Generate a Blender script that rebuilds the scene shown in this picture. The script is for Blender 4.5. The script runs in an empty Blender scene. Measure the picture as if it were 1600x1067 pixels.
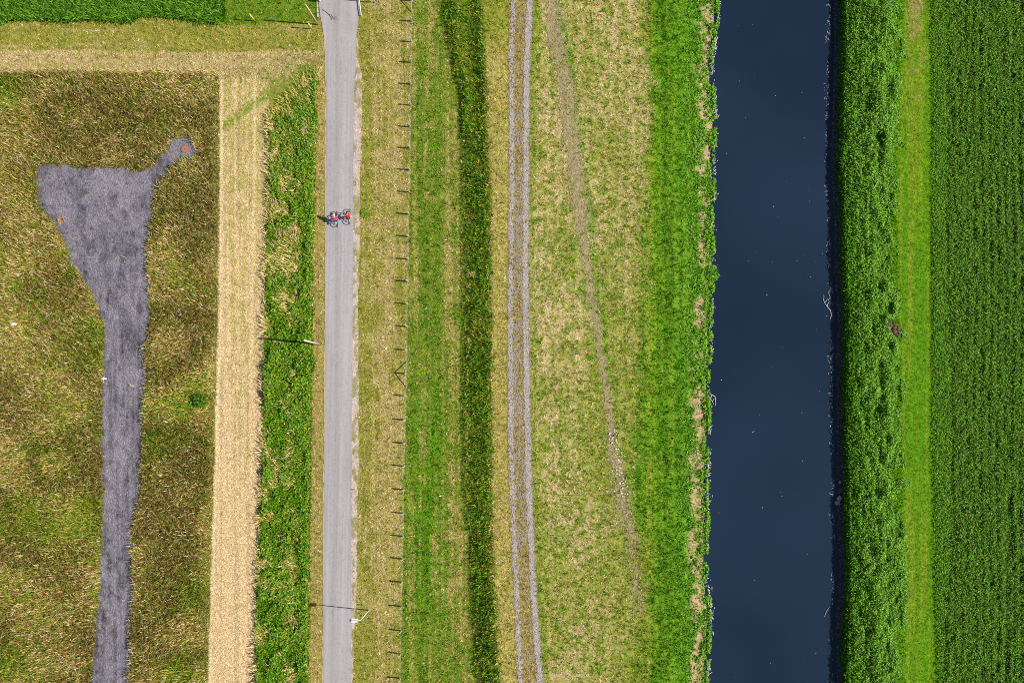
import bpy, bmesh, math, random
import numpy as np
from mathutils import Vector, Matrix, Quaternion

# ------------------------------------------------------------------ camera, sky, sun, exposure
SC = bpy.context.scene
COL = SC.collection
H = 95.0                     # flying height in metres
FPX = 1378.0                 # focal length in picture widths of 1600
NADIR = (850.0, 627.0)       # the picture point straight below the drone
cam_d = bpy.data.cameras.new('camera')
cam = bpy.data.objects.new('camera', cam_d)
COL.objects.link(cam)
cam_d.sensor_fit = 'HORIZONTAL'
cam_d.sensor_width = 36.0
cam_d.lens = 36.0 * FPX / 1600.0
cam_d.clip_start = 0.5
cam_d.clip_end = 20000
_n = Vector(((NADIR[0] - 800) / FPX, -(NADIR[1] - 533.5) / FPX, -1.0)).normalized()
CAMQ = _n.rotation_difference(Vector((0, 0, -1)))
cam.rotation_mode = 'QUATERNION'
cam.rotation_quaternion = CAMQ
cam.location = (0, 0, H)
SC.camera = cam

SUN_EL = math.radians(39.0)
SUN_AZ = math.radians(95.5)          # clockwise from +Y (the picture's up)
w = bpy.data.worlds.new('World')
SC.world = w
w.use_nodes = True
nt = w.node_tree
sky = nt.nodes.new('ShaderNodeTexSky')
sky.sky_type = 'NISHITA'
sky.sun_disc = False
sky.sun_elevation = SUN_EL
sky.sun_rotation = SUN_AZ
nt.links.new(sky.outputs[0], nt.nodes['Background'].inputs[0])
nt.nodes['Background'].inputs[1].default_value = 0.065
sd = bpy.data.lights.new('sun', 'SUN')
sd.energy = 5.0
sd.angle = math.radians(0.5)
sd.color = (1.0, 0.955, 0.88)
sun = bpy.data.objects.new('sun', sd)
COL.objects.link(sun)
_s = Vector((math.sin(SUN_AZ) * math.cos(SUN_EL), math.cos(SUN_AZ) * math.cos(SUN_EL), math.sin(SUN_EL)))
sun.rotation_mode = 'QUATERNION'
sun.rotation_quaternion = _s.to_track_quat('Z', 'Y')
sun.location = _s * 300
SC.view_settings.view_transform = 'Standard'
SC.view_settings.look = 'None'
SC.view_settings.exposure = 0.42
SC.view_settings.gamma = 1.0
SC.cycles.pixel_filter_type = 'BLACKMAN_HARRIS'
SC.cycles.filter_width = 0.9
SC.cycles.use_denoising = False

# ------------------------------------------------------------------ map coordinates -> metres
_R = np.array(CAMQ.to_matrix())


def P(u, v, z=0.0):
    """survey map coordinates (u east, v south, in 1/14.5 m) and height -> world x, y, z"""
    u = np.asarray(u, float); v = np.asarray(v, float); z = np.asarray(z, float)
    d = np.stack([(u - 800) / FPX, -(v - 533.5) / FPX, -np.ones_like(u)], -1) @ _R.T
    t = (z - H) / d[..., 2]
    return d[..., 0] * t, d[..., 1] * t, z + 0 * u


RNG = np.random.default_rng(7)


def vnoise(x, y, seed=0):
    r = np.random.default_rng(1000 + seed).random((256, 256))
    ix = np.floor(x).astype(np.int64); iy = np.floor(y).astype(np.int64)
    fx = x - ix; fy = y - iy
    fx = fx * fx * (3 - 2 * fx); fy = fy * fy * (3 - 2 * fy)
    a = r[ix % 256, iy % 256]; b = r[(ix + 1) % 256, iy % 256]
    c = r[ix % 256, (iy + 1) % 256]; d = r[(ix + 1) % 256, (iy + 1) % 256]
    return (a * (1 - fx) + b * fx) * (1 - fy) + (c * (1 - fx) + d * fx) * fy


def fbm(x, y, seed=0, o=3):
    t = 0; amp = 0.5; tot = 0
    for k in range(o):
        t = t + amp * vnoise(x * 2 ** k + 17.3 * k, y * 2 ** k - 9.1 * k, seed + 31 * k)
        tot += amp; amp *= 0.5
    return t / tot


def sst(a, b, x):
    t = np.clip((x - a) / (b - a), 0, 1)
    return t * t * (3 - 2 * t)


def line(pts):
    pts = sorted(pts, key=lambda p: p[1])
    xs = np.array([p[0] for p in pts], float); ys = np.array([p[1] for p in pts], float)
    return lambda v: np.interp(v, ys, xs)


def sline(pts):
    """the same with the corners rounded off"""
    f = line(pts)
    return lambda v: (f(v - 24) + f(v - 12) + f(v) + f(v + 12) + f(v + 24)) / 5


# boundaries, east coordinate as a function of the south coordinate
PATH_L = line([(496, -60), (498, 5), (501, 28), (508, 70), (510, 110), (510, 250), (509, 500), (507, 700), (506, 900), (505, 1067), (504, 1200)])
PATH_R = line([(564, -60), (562, 5), (560, 30), (556.5, 60), (556, 90), (553, 150), (552, 250), (552, 400), (550, 600), (549, 800), (549, 1000), (549, 1200)])
SHO_R = line([(558, 60), (560, 95), (565, 112), (565, 180), (563, 300), (561, 400), (559, 500), (560, 600), (560, 720), (558, 850), (556, 940), (553, 1000), (551, 1067), (551, 1200)])
TAN_L = sline([(343, 60), (343, 300), (340, 540), (333, 800), (325, 1067), (322, 1200)])
TAN_R = sline([(420, 60), (422, 250), (420, 300), (417, 420), (415, 540), (412, 600), (414, 680), (410, 740), (408, 800), (405, 900), (402, 960), (400, 1067), (398, 1200)])
VER_R = sline([(497, 60), (495, 200), (492, 300), (488, 540), (485, 800), (482, 1067), (480, 1200)])
FENCE = line([(645, -100), (644, 0), (643, 80), (641.5, 200), (639, 335), (636.5, 510), (635, 590), (632, 720), (630.5, 820), (628.5, 910), (625.5, 1060), (622, 1200)])
SL_L = sline([(690, -60), (694, 40), (704, 80), (713, 120), (722, 170), (726, 260), (727, 500), (725, 760), (734, 830), (737, 880), (741, 950), (747, 1067), (752, 1200)])
SL_R = sline([(757, -60), (757, 60), (761, 120), (764, 200), (768, 280), (769, 400), (770, 600), (769, 760), (771, 830), (775, 960), (782, 1067), (786, 1200)])
RUT_A = sline([(803, -60), (802, 0), (800, 60), (799, 110), (800, 250), (798, 400), (797, 530), (798, 650), (800, 750), (803, 830), (807, 920), (811, 1000), (814, 1067), (819, 1200)])
RUT_B = sline([(829, -60), (828, 0), (825, 60), (823, 110), (822, 250), (821, 400), (822, 530), (824, 650), (826, 750), (830, 850), (835, 950), (841, 1030), (845, 1067), (852, 1200)])
TRAIL = sline([(845, -60), (858, 0), (867, 40), (872, 70), (880, 120), (890, 180), (898, 250), (906, 320), (913, 390), (922, 450), (930, 500), (938, 560), (948, 620), (955, 680), (965, 740), (974, 790), (988, 840), (996, 900), (1000, 1000), (1000, 1200)])
GRN_L = sline([(1013, -60), (1012, 200), (1008, 260), (1003, 400), (1000, 534), (993, 620), (989, 700), (986, 760), (990, 810), (998, 860), (1000, 930), (1003, 1000), (1004, 1067), (1004, 1200)])
WAT_L = line([(1121, -60), (1120, 0), (1119, 40), (1112, 80), (1110, 100), (1112, 130), (1114, 160), (1117, 200), (1113, 250), (1115, 290), (1111, 340), (1114, 400), (1117, 430), (1111, 460), (1109, 500), (1108, 560), (1105, 600), (1107, 640), (1105, 700), (1103, 760), (1105, 800), (1103, 850), (1103, 900), (1109, 965), (1105, 1020), (1103, 1067), (1103, 1200)])
WAT_R = line([(1303, -60), (1303, 60), (1301, 150), (1298, 250), (1302, 330), (1303, 420), (1308, 480), (1307, 534), (1306, 640), (1309, 740), (1308, 800), (1311, 870), (1309, 930), (1306, 990), (1307, 1067), (1307, 1200)])
YEL_L = sline([(1416, -60), (1414, 100), (1408, 250), (1408, 400), (1412, 534), (1414, 700), (1418, 850), (1420, 1067), (1420, 1200)])
YEL_R = sline([(1447, -60), (1449, 100), (1450, 250), (1450, 400), (1451, 534), (1450, 700), (1453, 850), (1458, 1067), (1460, 1200)])
CROP_L = sline([(1482, -60), (1482, 200), (1481, 400), (1485, 534), (1489, 700), (1489, 850), (1477, 1000), (1477, 1200)])
CORN_B = line([(36, 0), (31, 60), (34, 100), (30, 150), (36, 200), (26, 222), (30, 300), (37, 330), (36, 345), (36, 2000), (36, -300)])   # (v, u) pairs
_cb = [(-300, 34), (0, 36), (30, 31), (60, 30), (100, 34), (150, 30), (180, 34), (208, 35), (222, 25), (260, 24), (300, 31), (330, 37), (348, 36)]
def CORN_V(u): return np.interp(u, [c[0] for c in _cb], [c[1] for c in _cb])


WATER_Z = -0.6


def ground_z(u, v):
    u = np.asarray(u, float); v = np.asarray(v, float)
    wob = 9 * (fbm(v / 26, v * 0 + 2, 5, 3) - .5)
    a = SL_L(v) - 6 + wob; b = SL_R(v) + wob * .6
    t = np.clip((u - a) / (b - a), 0, 1)
    t = 0.75 * t + 0.25 * t * t * (3 - 2 * t)
    two = .45 * sst(.0, .34, t) + .15 * t + .40 * sst(.66, 1.0, t)
    k2 = sst(300, 120, v)
    t = t * (1 - k2) + two * k2
    z = 1.05 * t
    g = GRN_L(v) + 8; wl = WAT_L(v)
    t2 = np.clip((u - g) / (wl - 6 - g), 0, 1)
    z = z - 1.55 * (0.6 * t2 + 0.4 * t2 * t2) - 0.9 * np.clip((u - wl + 6) / 18, 0, 1)
    z = np.where(u > wl + 12, -1.3, z)
    wr = WAT_R(v)
    zr = -1.3 + 0.75 * np.clip((u - wr + 14) / 16, 0, 1) + 0.65 * np.clip((u - wr - 7) / 11, 0, 1) + 1.5 * sst(0, 1, (u - wr - 20) / 85)
    z = np.where(u > 0.5 * (wl + wr), zr, z)
    z = z + 0.05 * (fbm(u / 40, v / 40, 3, 2) - 0.5)
    return z


# ------------------------------------------------------------------ palette (sunlit look -> albedo)
def s2l(r, g, b, k=0.92):
    f = lambda c: ((c / 255 + 0.055) / 1.055) ** 2.4 if c > 10 else c / 255 / 12.92
    return np.array([f(r), f(g), f(b)]) * k


PAL = np.array([
    s2l(226, 196, 152),   # 0 tan
    s2l(198, 178, 92),    # 1 straw olive
    s2l(152, 156, 46),    # 2 olive green
    s2l(104, 152, 28),    # 3 mid green
    s2l(94, 162, 6),      # 4 bright green
    s2l(50, 98, 16),      # 5 dark green
    s2l(148, 108, 58),    # 6 brown
    s2l(182, 154, 116),   # 7 bare soil
    s2l(138, 170, 2),     # 8 yellow green
    s2l(240, 218, 172),   # 9 pale hay
    s2l(76, 72, 44),      # 10 dark field soil
    s2l(124, 170, 60),    # 11 fresh leaf green
])
NK = len(PAL)


def mixw(*kw):
    a = np.zeros(NK)
    for k, x in kw: a[k] += x
    return a / a.sum()


def in_poly(u, v, poly):
    u = np.asarray(u); v = np.asarray(v); r = np.zeros(u.shape, bool)
    n = len(poly)
    for i in range(n):
        x1, y1 = poly[i]; x2, y2 = poly[(i + 1) % n]
        if y1 == y2: continue
        c = (y1 > v) != (y2 > v)
        r ^= c & (u < (x2 - x1) * (v - y1) / (y2 - y1) + x1)
    return r


YARD = [(58, 262), (64, 257), (80, 258), (105, 256), (130, 261), (170, 259), (200, 262), (206, 268), (220, 267), (232, 263), (244, 251), (256, 240), (263, 230), (270, 218), (282, 213), (296, 216), (306, 223), (310, 234), (306, 244), (294, 251), (280, 256), (264, 266), (253, 278), (244, 298), (239, 325), (237, 350), (233, 375), (235, 420), (237, 450), (238, 480), (234, 515), (228, 545), (229, 580), (230, 620), (224, 655), (222, 690), (223, 720), (219, 760), (214, 800), (208, 835), (211, 870), (213, 910), (209, 950), (205, 990), (206, 1030), (205, 1067), (203, 1150), (200, 1250), (136, 1250), (140, 1150), (143, 1067), (146, 1020), (151, 970), (154, 925), (157, 880), (158, 840), (160, 800), (159, 750), (158, 700), (159, 650), (159, 610), (161, 570), (163, 530), (161, 505), (152, 478), (140, 455), (126, 432), (112, 408), (100, 378), (88, 355), (72, 335), (61, 318), (58, 290)]


def yard_mask(u, v, grow=0.0):
    n = 7 * (fbm(u / 9, v / 9, 41, 3) - 0.5) + 7 * (fbm(u / 2, v / 2, 42, 2) - .5); m = 7 * (fbm(u / 9, v / 9, 43, 3) - 0.5) + 5 * (fbm(u / 2, v / 2, 44, 2) - .5)
    cx = 170 + 0.12 * (v - 600)
    return in_poly(u + n - 0 * cx, v + m, YARD)


W_WILD = mixw((0, .09), (1, .12), (2, .25), (3, .16), (5, .09), (6, .26), (9, .03))
W_WILDG = mixw((2, .32), (3, .28), (4, .12), (5, .08), (1, .14), (6, .06))
W_WILDT = mixw((0, .18), (1, .22), (2, .26), (6, .20), (9, .06), (3, .08))
W_WILDB = mixw((6, .42), (2, .22), (1, .12), (5, .12), (0, .08), (3, .04))
W_BAND_G = mixw((2, .50), (1, .34), (0, .06), (3, .10))
W_BAND_T = mixw((0, .42), (1, .34), (2, .14), (9, .10))
W_TAN = mixw((0, .60), (9, .26), (1, .07), (6, .07))
W_TANG = mixw((0, .44), (1, .22), (2, .24), (3, .10))
W_LUSH = mixw((3, .34), (4, .22), (5, .22), (2, .16), (11, .06))
W_STRIP = mixw((1, .42), (2, .30), (0, .22), (6, .06))
W_ROADS = mixw((1, .36), (0, .30), (2, .27), (9, .07))
W_MEAD = mixw((3, .42), (2, .34), (1, .11), (4, .09), (0, .04))
W_MEADB = mixw((4, .45), (3, .35), (2, .16), (1, .04))
W_SLOPE = mixw((3, .34), (5, .22), (2, .33), (11, .04), (1, .07))
W_DRY = mixw((0, .31), (1, .30), (2, .24), (9, .07), (3, .08))
W_DRYG = mixw((2, .36), (3, .34), (1, .22), (4, .08))
W_GREEN = mixw((4, .34), (3, .40), (2, .14), (5, .12))
W_GREEN2 = mixw((4, .30), (3, .34), (11, .18), (5, .18))
W_BARE = mixw((7, .80), (0, .15), (2, .05))
W_RB = mixw((11, .42), (3, .34), (5, .14), (4, .10))
W_RBD = mixw((5, .46), (3, .34), (4, .20))  # far bank by the water: shade of the west-facing slope put into darker greens
W_YEL = mixw((8, .34), (4, .52), (3, .14))
W_BGR = mixw((4, .55), (8, .22), (3, .23))
W_CROP = mixw((3, .38), (5, .50), (10, .10), (4, .02))
W_CORN = mixw((3, .48), (5, .34), (11, .12), (4, .06))


def blend(W, m, w):
    m = np.clip(m, 0, 1)[:, None]
    return W * (1 - m) + m * w


def cover(u, v):
    """weights of the palette colours of whatever covers the ground at a map point"""
    n1 = fbm(u / 60, v / 60, 11, 3); n2 = fbm(u / 22, v / 22, 12, 3); n3 = fbm(u / 8, v / 8, 13, 2)
    sv = fbm(u / 4, v / 220, 14, 2); sh = fbm(u / 160, v / 6, 15, 2)          # mowing lines
    W = np.repeat(W_WILD[None], len(u), 0)
    W = blend(W, .7 * sst(.50, .68, n1 * .5 + n3 * .5), W_WILDG)
    W = blend(W, .75 * sst(.48, .66, .6 * fbm(u / 26, v / 18, 16, 3) + .4 * n3), W_WILDT)
    W = blend(W, .45 * sst(.48, .66, .5 * fbm(u / 24, v / 30, 17, 3) + .5 * fbm(u / 10, v / 8, 18, 2)), W_WILDB)
    for (gu, gv, gr) in [(8, 140, 34), (290, 630, 26), (310, 610, 20), (130, 820, 30), (140, 790, 26), (20, 1040, 40), (40, 810, 40), (90, 825, 26), (250, 690, 26), (300, 925, 30), (150, 520, 22), (140, 560, 22), (280, 1045, 26)]:
        W = blend(W, 1.3 * np.exp(-((u - gu) ** 2 + (v - gv) ** 2) / gr ** 2) * (0.4 + n3), W_WILDG)
    # mown band along the top left
    bb = (v < 115 + 6 * (n2 - .5)) & (u < PATH_L(v))
    Wb = blend(np.repeat(W_BAND_G[None], len(u), 0), sst(.40, .62, .5 * sh + .3 * n2 + .3 * sst(76, 84, v) - .05), W_BAND_T)
    W = np.where(bb[:, None], Wb, W)
    # stubble strip
    tt = (u > TAN_L(v) + 2 * (n3 - .5)) & (u < TAN_R(v) + 5 * (n3 - .5)) & (v > 108 + 22 * (n3 - .5))
    gfrac = np.clip(.72 - (v - 100) / 1300 + .5 * (n2 - .5) + .7 * (fbm(u / 5, v / 6, 19, 2) - .5) + .9 * (sv - .5), 0, 1)
    Wt = blend(np.repeat(W_TAN[None], len(u), 0), sst(.35, .75, gfrac), W_TANG)
    d = np.abs((v - 152) + .52 * (u - 425) + 14 * np.sin(u / 60)) ;
    Wt = blend(Wt, .9 * sst(.3, .8, np.exp(-(d / 12) ** 2) * (.2 + 1.2 * fbm(u / 4, v / 4, 20, 2))), W_MEAD)
    Wt = blend(Wt, np.exp(-((u - TAN_L(v) - 3) / 2) ** 2) + .7 * np.exp(-((u - 397 + .01 * (v - 300)) / 2) ** 2) * sst(640, 520, v), mixw((9, .7), (0, .3)))
    W = np.where(tt[:, None], Wt, W)
    # lush verge
    lv = (u >= TAN_R(v)) & (u < VER_R(v)) & (v > 88)
    Wl = np.repeat(W_LUSH[None], len(u), 0)
    hay = sst(.46, .60, fbm(u / 20, v / 30, 21, 3) + .15 * sst(520, 440, v) - .02 - .18 * sst(462, 476, u))
    Wl = blend(Wl, .85 * hay, mixw((0, .09), (1, .22), (2, .42), (9, .05), (6, .06), (3, .16)))
    d2 = np.abs((v - 130) + .55 * (u - 452))
    Wl = blend(Wl, sst(186, 160, v + .6 * (u - 450)), mixw((2, .40), (3, .34), (1, .20), (0, .06)))
    Wl = blend(Wl, sst(128, 108, v + .55 * (u - 452) + 16 * (n3 - .5)), W_TANG)
    W = np.where(lv[:, None], Wl, W)
    st = (u >= VER_R(v)) & (u < PATH_L(v)) & (v > 60)
    W = np.where(st[:, None], blend(np.repeat(W_STRIP[None], len(u), 0), sst(.5, .7, n2), W_WILDT), W)
    # lawn right of the corn
    lw = (u > 335) & (u < 498) & (v < 40 + 4 * (n3 - .5) - 5 * sst(360, 470, u))
    W = np.where(lw[:, None], W_LUSH * .5 + W_MEAD * .5, W)
    # east of the path
    ea = u > PATH_R(v) - 2
    We = np.repeat(W_ROADS[None], len(u), 0)
    We = blend(We, sst(.42, .66, .55 * n2 + .45 * sv + .16 * np.exp(-((u - 572) / 9) ** 2) - .06 * np.exp(-((u - 598) / 14) ** 2) + .1 * sst(900, 1050, v)), mixw((2, .52), (1, .30), (3, .12), (0, .06)))
    m = u > FENCE(v) + 1.5 * (n3 - .5)
    Wm = np.repeat(W_MEAD[None], len(u), 0)
    Wm = blend(Wm, 1.2 * np.exp(-((u - 668) / 22) ** 2) * sst(560, 700, v) * sst(1020, 900, v) * (.4 + n2), W_MEADB)
    Wm = blend(Wm, .75 * sst(.50, .70, .6 * n2 + .4 * sv - .04 * sst(450, 650, v) + .12 * sst(692, 704, u) * sst(140, 240, v)), mixw((1, .44), (2, .32), (0, .18), (3, .06)))
    Wm = blend(Wm, .38 * sst(.52, .70, sv), mixw((1, .5), (0, .3), (2, .2)))
    Wm = blend(Wm, .35 * sst(.48, .32, sv), mixw((5, .4), (3, .6)))
    We = np.where(m[:, None], Wm, We)
    sl = sst(SL_L(v) - 14, SL_L(v) + 12, u + 22 * (n3 - .5))
    We = blend(We, sl, blend(np.repeat(W_SLOPE[None], len(u), 0), .6 * sst(.5, .7, n2 * .5 + sv * .5), mixw((2, .6), (1, .2), (3, .2))))
    up = sst(SL_R(v) - 8, SL_R(v) + 4, u + 12 * (n3 - .5))
    We = blend(We, up, blend(np.repeat(mixw((1, .42), (2, .36), (0, .18), (3, .04))[None], len(u), 0), sst(100, 40, v), mixw((2, .45), (3, .25), (1, .3))))
    tr = sst(RUT_A(v) - 8, RUT_A(v) - 4, u)
    We = blend(We, tr, mixw((1, .16), (2, .34), (6, .24), (0, .12), (7, .14)))
    dr = sst(RUT_B(v) + 3, RUT_B(v) + 7, u)
    Wd = np.repeat(W_DRY[None], len(u), 0)
    Wd = blend(Wd, .45 * sst(.50, .62, n1), W_DRYG)
    Wd = blend(Wd, .5 * sst(.46, .36, fbm(u / 30, v / 50, 24, 3)), mixw((0, .6), (9, .25), (1, .15)))
    Wd = blend(Wd, .6 * np.exp(-((u - 846 - .055 * v - 5 * np.sin(v / 70)) / 3) ** 2) * sst(40, 120, v) * sst(520, 400, v), mixw((9, .6), (1, .4)))
    Wd = blend(Wd, .85 * sst(.50, .62, fbm(u / 5.5, v / 5.5, 23, 2) + .14 * (n1 - .5) + .02), W_DRYG)
    Wd = blend(Wd, 1.0 * np.exp(-((u - RUT_B(v) - 9) / 6) ** 2), W_DRYG)
    td = u - TRAIL(v)
    Wd = blend(Wd, .9 * np.exp(-((td - 13) / 6) ** 2) * sst(.15, .5, n2) + .7 * np.exp(-((td + 12) / 6) ** 2) * sst(330, 480, v) * sst(.3, .6, n2), W_MEADB)
    Wd = blend(Wd, .75 * np.exp(-(td / 13) ** 2) * sst(640, 780, v), mixw((2, .36), (1, .26), (6, .26), (3, .12)))
    Wd = blend(Wd, .6 * sst(900, 1000, u) * sst(100, 500, v), W_DRYG)
    Wd = blend(Wd, .22 * sst(.50, .70, sv), mixw((0, .6), (9, .2), (1, .2)))
    Wd = blend(Wd, .22 * sst(.5, .32, sv), W_DRYG)
    Wd = blend(Wd, .55 * np.exp(-((td + 8) / 9) ** 2) * sst(420, 600, v), W_DRYG)
    We = blend(We, dr, Wd)
    gg = sst(GRN_L(v) - 10, GRN_L(v) + 14, u + 26 * (n2 - .5) + 10 * (n3 - .5))
    Wg = blend(np.repeat(W_GREEN[None], len(u), 0), sst(1045, 1075, u + 20 * (n2 - .5)), W_GREEN2)
    Wg = blend(Wg, .75 * np.exp(-((u - 1040 + 4 * (n2 - .5)) / 9) ** 2), mixw((5, .42), (3, .50), (2, .08)))
    Wg = blend(Wg, .6 * np.exp(-((u - 1022) / 7) ** 2), mixw((4, .5), (2, .3), (8, .2)))
    Wg = blend(Wg, .6 * sst(.54, .64, sv), mixw((4, .4), (2, .4), (11, .2)))
    Wg = blend(Wg, .6 * sst(.46, .36, sv), mixw((5, .5), (3, .5)))
    Wg = blend(Wg, .8 * np.exp(-((u - 1014) / 6) ** 2) * sst(.4, .6, n2 + .1), W_DRYG)
    Wg = blend(Wg, .85 * np.exp(-((u - TRAIL(v)) / 16) ** 2) * sst(740, 830, v) * sst(1060, 900, v), mixw((2, .42), (1, .26), (6, .20), (3, .12)))
    We = blend(We, gg, Wg)
    sh_ = WAT_L(v)
    bare = sst(.46, .58, .5 * fbm(u / 14, v / 24, 25, 3) + .5 * fbm(u / 4, v / 6, 26, 2) + .15 * np.exp(-((u - sh_ + 13) / 8) ** 2) - .10 + .08 * sst(500, 800, v)) * sst(sh_ - 34, sh_ - 20, u)
    We = blend(We, bare, W_BARE)
    W = np.where(ea[:, None], We, W)
    rb = u > .5 * (WAT_L(v) + WAT_R(v))
    Wr = np.repeat(W_RBD[None], len(u), 0)
    Wr = blend(Wr, sst(1328, 1352, u + 12 * (n2 - .5)), W_RB)
    Wr = blend(Wr, sst(YEL_L(v) - 30, YEL_L(v) - 8, u + 30 * (n2 - .5)), W_BGR)
    Wr = blend(Wr, sst(YEL_L(v) - 8, YEL_L(v) + 22, u), W_YEL)
    Wr = blend(Wr, sst(YEL_L(v) - 8, YEL_L(v), u) * .5 * sst(.48, .60, sv), mixw((8, .6), (1, .25), (2, .15)))
    Wr = blend(Wr, (.5) * sst(YEL_L(v) - 8, YEL_L(v), u) * sst(.48, .38, sv), mixw((4, .6), (3, .4)))
    br = sst(.45, .6, n2 + .25 * sst(130, 40, v) - .06) * np.exp(-((u - 1432) / 11) ** 2) * sst(260, 60, v)
    Wr = blend(Wr, .8 * br, mixw((7, .5), (1, .3), (2, .2)))
    Wr = blend(Wr, sst(YEL_R(v) - 2, YEL_R(v) + 4, u), W_BGR)
    Wr = blend(Wr, sst(YEL_R(v) + 4, YEL_R(v) + 12, u), W_RB * .5 + W_LUSH * .5)
    Wr = blend(Wr, sst(CROP_L(v) - 3, CROP_L(v) + 3, u), W_CROP)
    Wr = blend(Wr, sst(.52, .62, n2) * sst(CROP_L(v), CROP_L(v) + 8, u), mixw((10, .5), (3, .25), (5, .25)))
    W = np.where(rb[:, None], Wr, W)
    cn = (u < 350) & (v < CORN_V(u))
    W = np.where(cn[:, None], W_CORN, W)
    return W / W.sum(1, keepdims=True)


# ------------------------------------------------------------------ materials
def new_mat(name):
    m = bpy.data.materials.new(name)
    m.use_nodes = True
    n = m.node_tree.nodes; l = m.node_tree.links
    return m, n, l, n['Principled BSDF']


def simple(name, rgb, rough=.6, metal=0.0, vary=.15, scale=8.0):
    m, n, l, b = new_mat(name)
    tc = n.new('ShaderNodeTexCoord'); no = n.new('ShaderNodeTexNoise'); no.inputs['Scale'].default_value = scale
    l.new(tc.outputs['Object'], no.inputs['Vector'])
    mx = n.new('ShaderNodeMix'); mx.data_type = 'RGBA'
    mx.inputs[6].default_value = (*[c * (1 - vary) for c in rgb], 1); mx.inputs[7].default_value = (*[min(1, c * (1 + vary)) for c in rgb], 1)
    l.new(no.outputs[0], mx.inputs[0]); l.new(mx.outputs[2], b.inputs['Base Color'])
    b.inputs['Roughness'].default_value = rough; b.inputs['Metallic'].default_value = metal
    return m


def attr_mat(name, transl=0.0, rough=.65, spec=.3, bump=0.0, bscale=6.0, vary=.25, vscale=9.0):
    m, n, l, b = new_mat(name)
    at = n.new('ShaderNodeAttribute'); at.attribute_name = 'Col'
    tc = n.new('ShaderNodeTexCoord'); no = n.new('ShaderNodeTexNoise')
    no.inputs['Scale'].default_value = vscale; no.inputs['Detail'].default_value = 3
    l.new(tc.outputs['Object'], no.inputs['Vector'])
    mr = n.new('ShaderNodeMapRange'); mr.inputs[1].default_value = .3; mr.inputs[2].default_value = .7
    mr.inputs[3].default_value = 1 - vary; mr.inputs[4].default_value = 1 + vary
    l.new(no.outputs[0], mr.inputs[0])
    mu = n.new('ShaderNodeVectorMath'); mu.operation = 'SCALE'
    l.new(at.outputs['Color'], mu.inputs[0]); l.new(mr.outputs[0], mu.inputs['Scale'])
    l.new(mu.outputs[0], b.inputs['Base Color'])
    b.inputs['Roughness'].default_value = rough; b.inputs['Specular IOR Level'].default_value = spec
    if bump:
        n2 = n.new('ShaderNodeTexNoise'); n2.inputs['Scale'].default_value = bscale; n2.inputs['Detail'].default_value = 4
        l.new(tc.outputs['Object'], n2.inputs['Vector'])
        bp = n.new('ShaderNodeBump'); bp.inputs['Strength'].default_value = 1.0; bp.inputs['Distance'].default_value = bump
        l.new(n2.outputs[0], bp.inputs['Height']); l.new(bp.outputs[0], b.inputs['Normal'])
    if transl:
        tl = n.new('ShaderNodeBsdfTranslucent'); l.new(mu.outputs[0], tl.inputs[0])
        ms = n.new('ShaderNodeMixShader'); ms.inputs[0].default_value = transl
        l.new(b.outputs[0], ms.inputs[1]); l.new(tl.outputs[0], ms.inputs[2])
        l.new(ms.outputs[0], n['Material Output'].inputs['Surface'])
    return m


M_GROUND = attr_mat('ground_soil', spec=.05, bump=.06, bscale=5, vary=.42, vscale=7)
M_GRASS = attr_mat('grass_blade', transl=.12, vary=.22, vscale=3.5, rough=.7, spec=.06)
M_LEAF = attr_mat('leaf', transl=.10, vary=.12, vscale=2, rough=.55, spec=.14)
M_GRAVEL = attr_mat('loose_gravel', bump=.10, bscale=8, vary=.34, vscale=6.5)
M_SHOULDER = attr_mat('pale_grit', bump=.05, bscale=8, vary=.25, vscale=5)
M_FLECK = attr_mat('fleck', vary=.1)

# asphalt: pale, worn, faint lengthwise streaks
M_ASPH, n, l, b = new_mat('worn_asphalt')
tc = n.new('ShaderNodeTexCoord'); mp = n.new('ShaderNodeMapping'); mp.inputs['Scale'].default_value = (2.2, .035, 1)
l.new(tc.outputs['Object'], mp.inputs[0])
na = n.new('ShaderNodeTexNoise'); na.inputs['Scale'].default_value = 1.6; na.inputs['Detail'].default_value = 3; l.new(mp.outputs[0], na.inputs['Vector'])
nb = n.new('ShaderNodeTexNoise'); nb.inputs['Scale'].default_value = 5; nb.inputs['Detail'].default_value = 6; l.new(tc.outputs['Object'], nb.inputs['Vector'])
ra = n.new('ShaderNodeValToRGB'); ra.color_ramp.elements[0].position = .3; ra.color_ramp.elements[1].position = .72
ra.color_ramp.elements[0].color = (.295, .270, .272, 1); ra.color_ramp.elements[1].color = (.368, .340, .342, 1)
l.new(na.outputs[0], ra.inputs[0])
mr = n.new('ShaderNodeMapRange'); mr.inputs[1].default_value = .3; mr.inputs[2].default_value = .7; mr.inputs[3].default_value = .92; mr.inputs[4].default_value = 1.07
l.new(nb.outputs[0], mr.inputs[0])
mu = n.new('ShaderNodeVectorMath'); mu.operation = 'SCALE'; l.new(ra.outputs[0], mu.inputs[0]); l.new(mr.outputs[0], mu.inputs['Scale'])
at_ = n.new('ShaderNodeAttribute'); at_.attribute_name = 'Col'
m3 = n.new('ShaderNodeVectorMath'); m3.operation = 'MULTIPLY'; l.new(mu.outputs[0], m3.inputs[0]); l.new(at_.outputs['Color'], m3.inputs[1])
l.new(m3.outputs[0], b.inputs['Base Color']); b.inputs['Roughness'].default_value = .85

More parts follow.
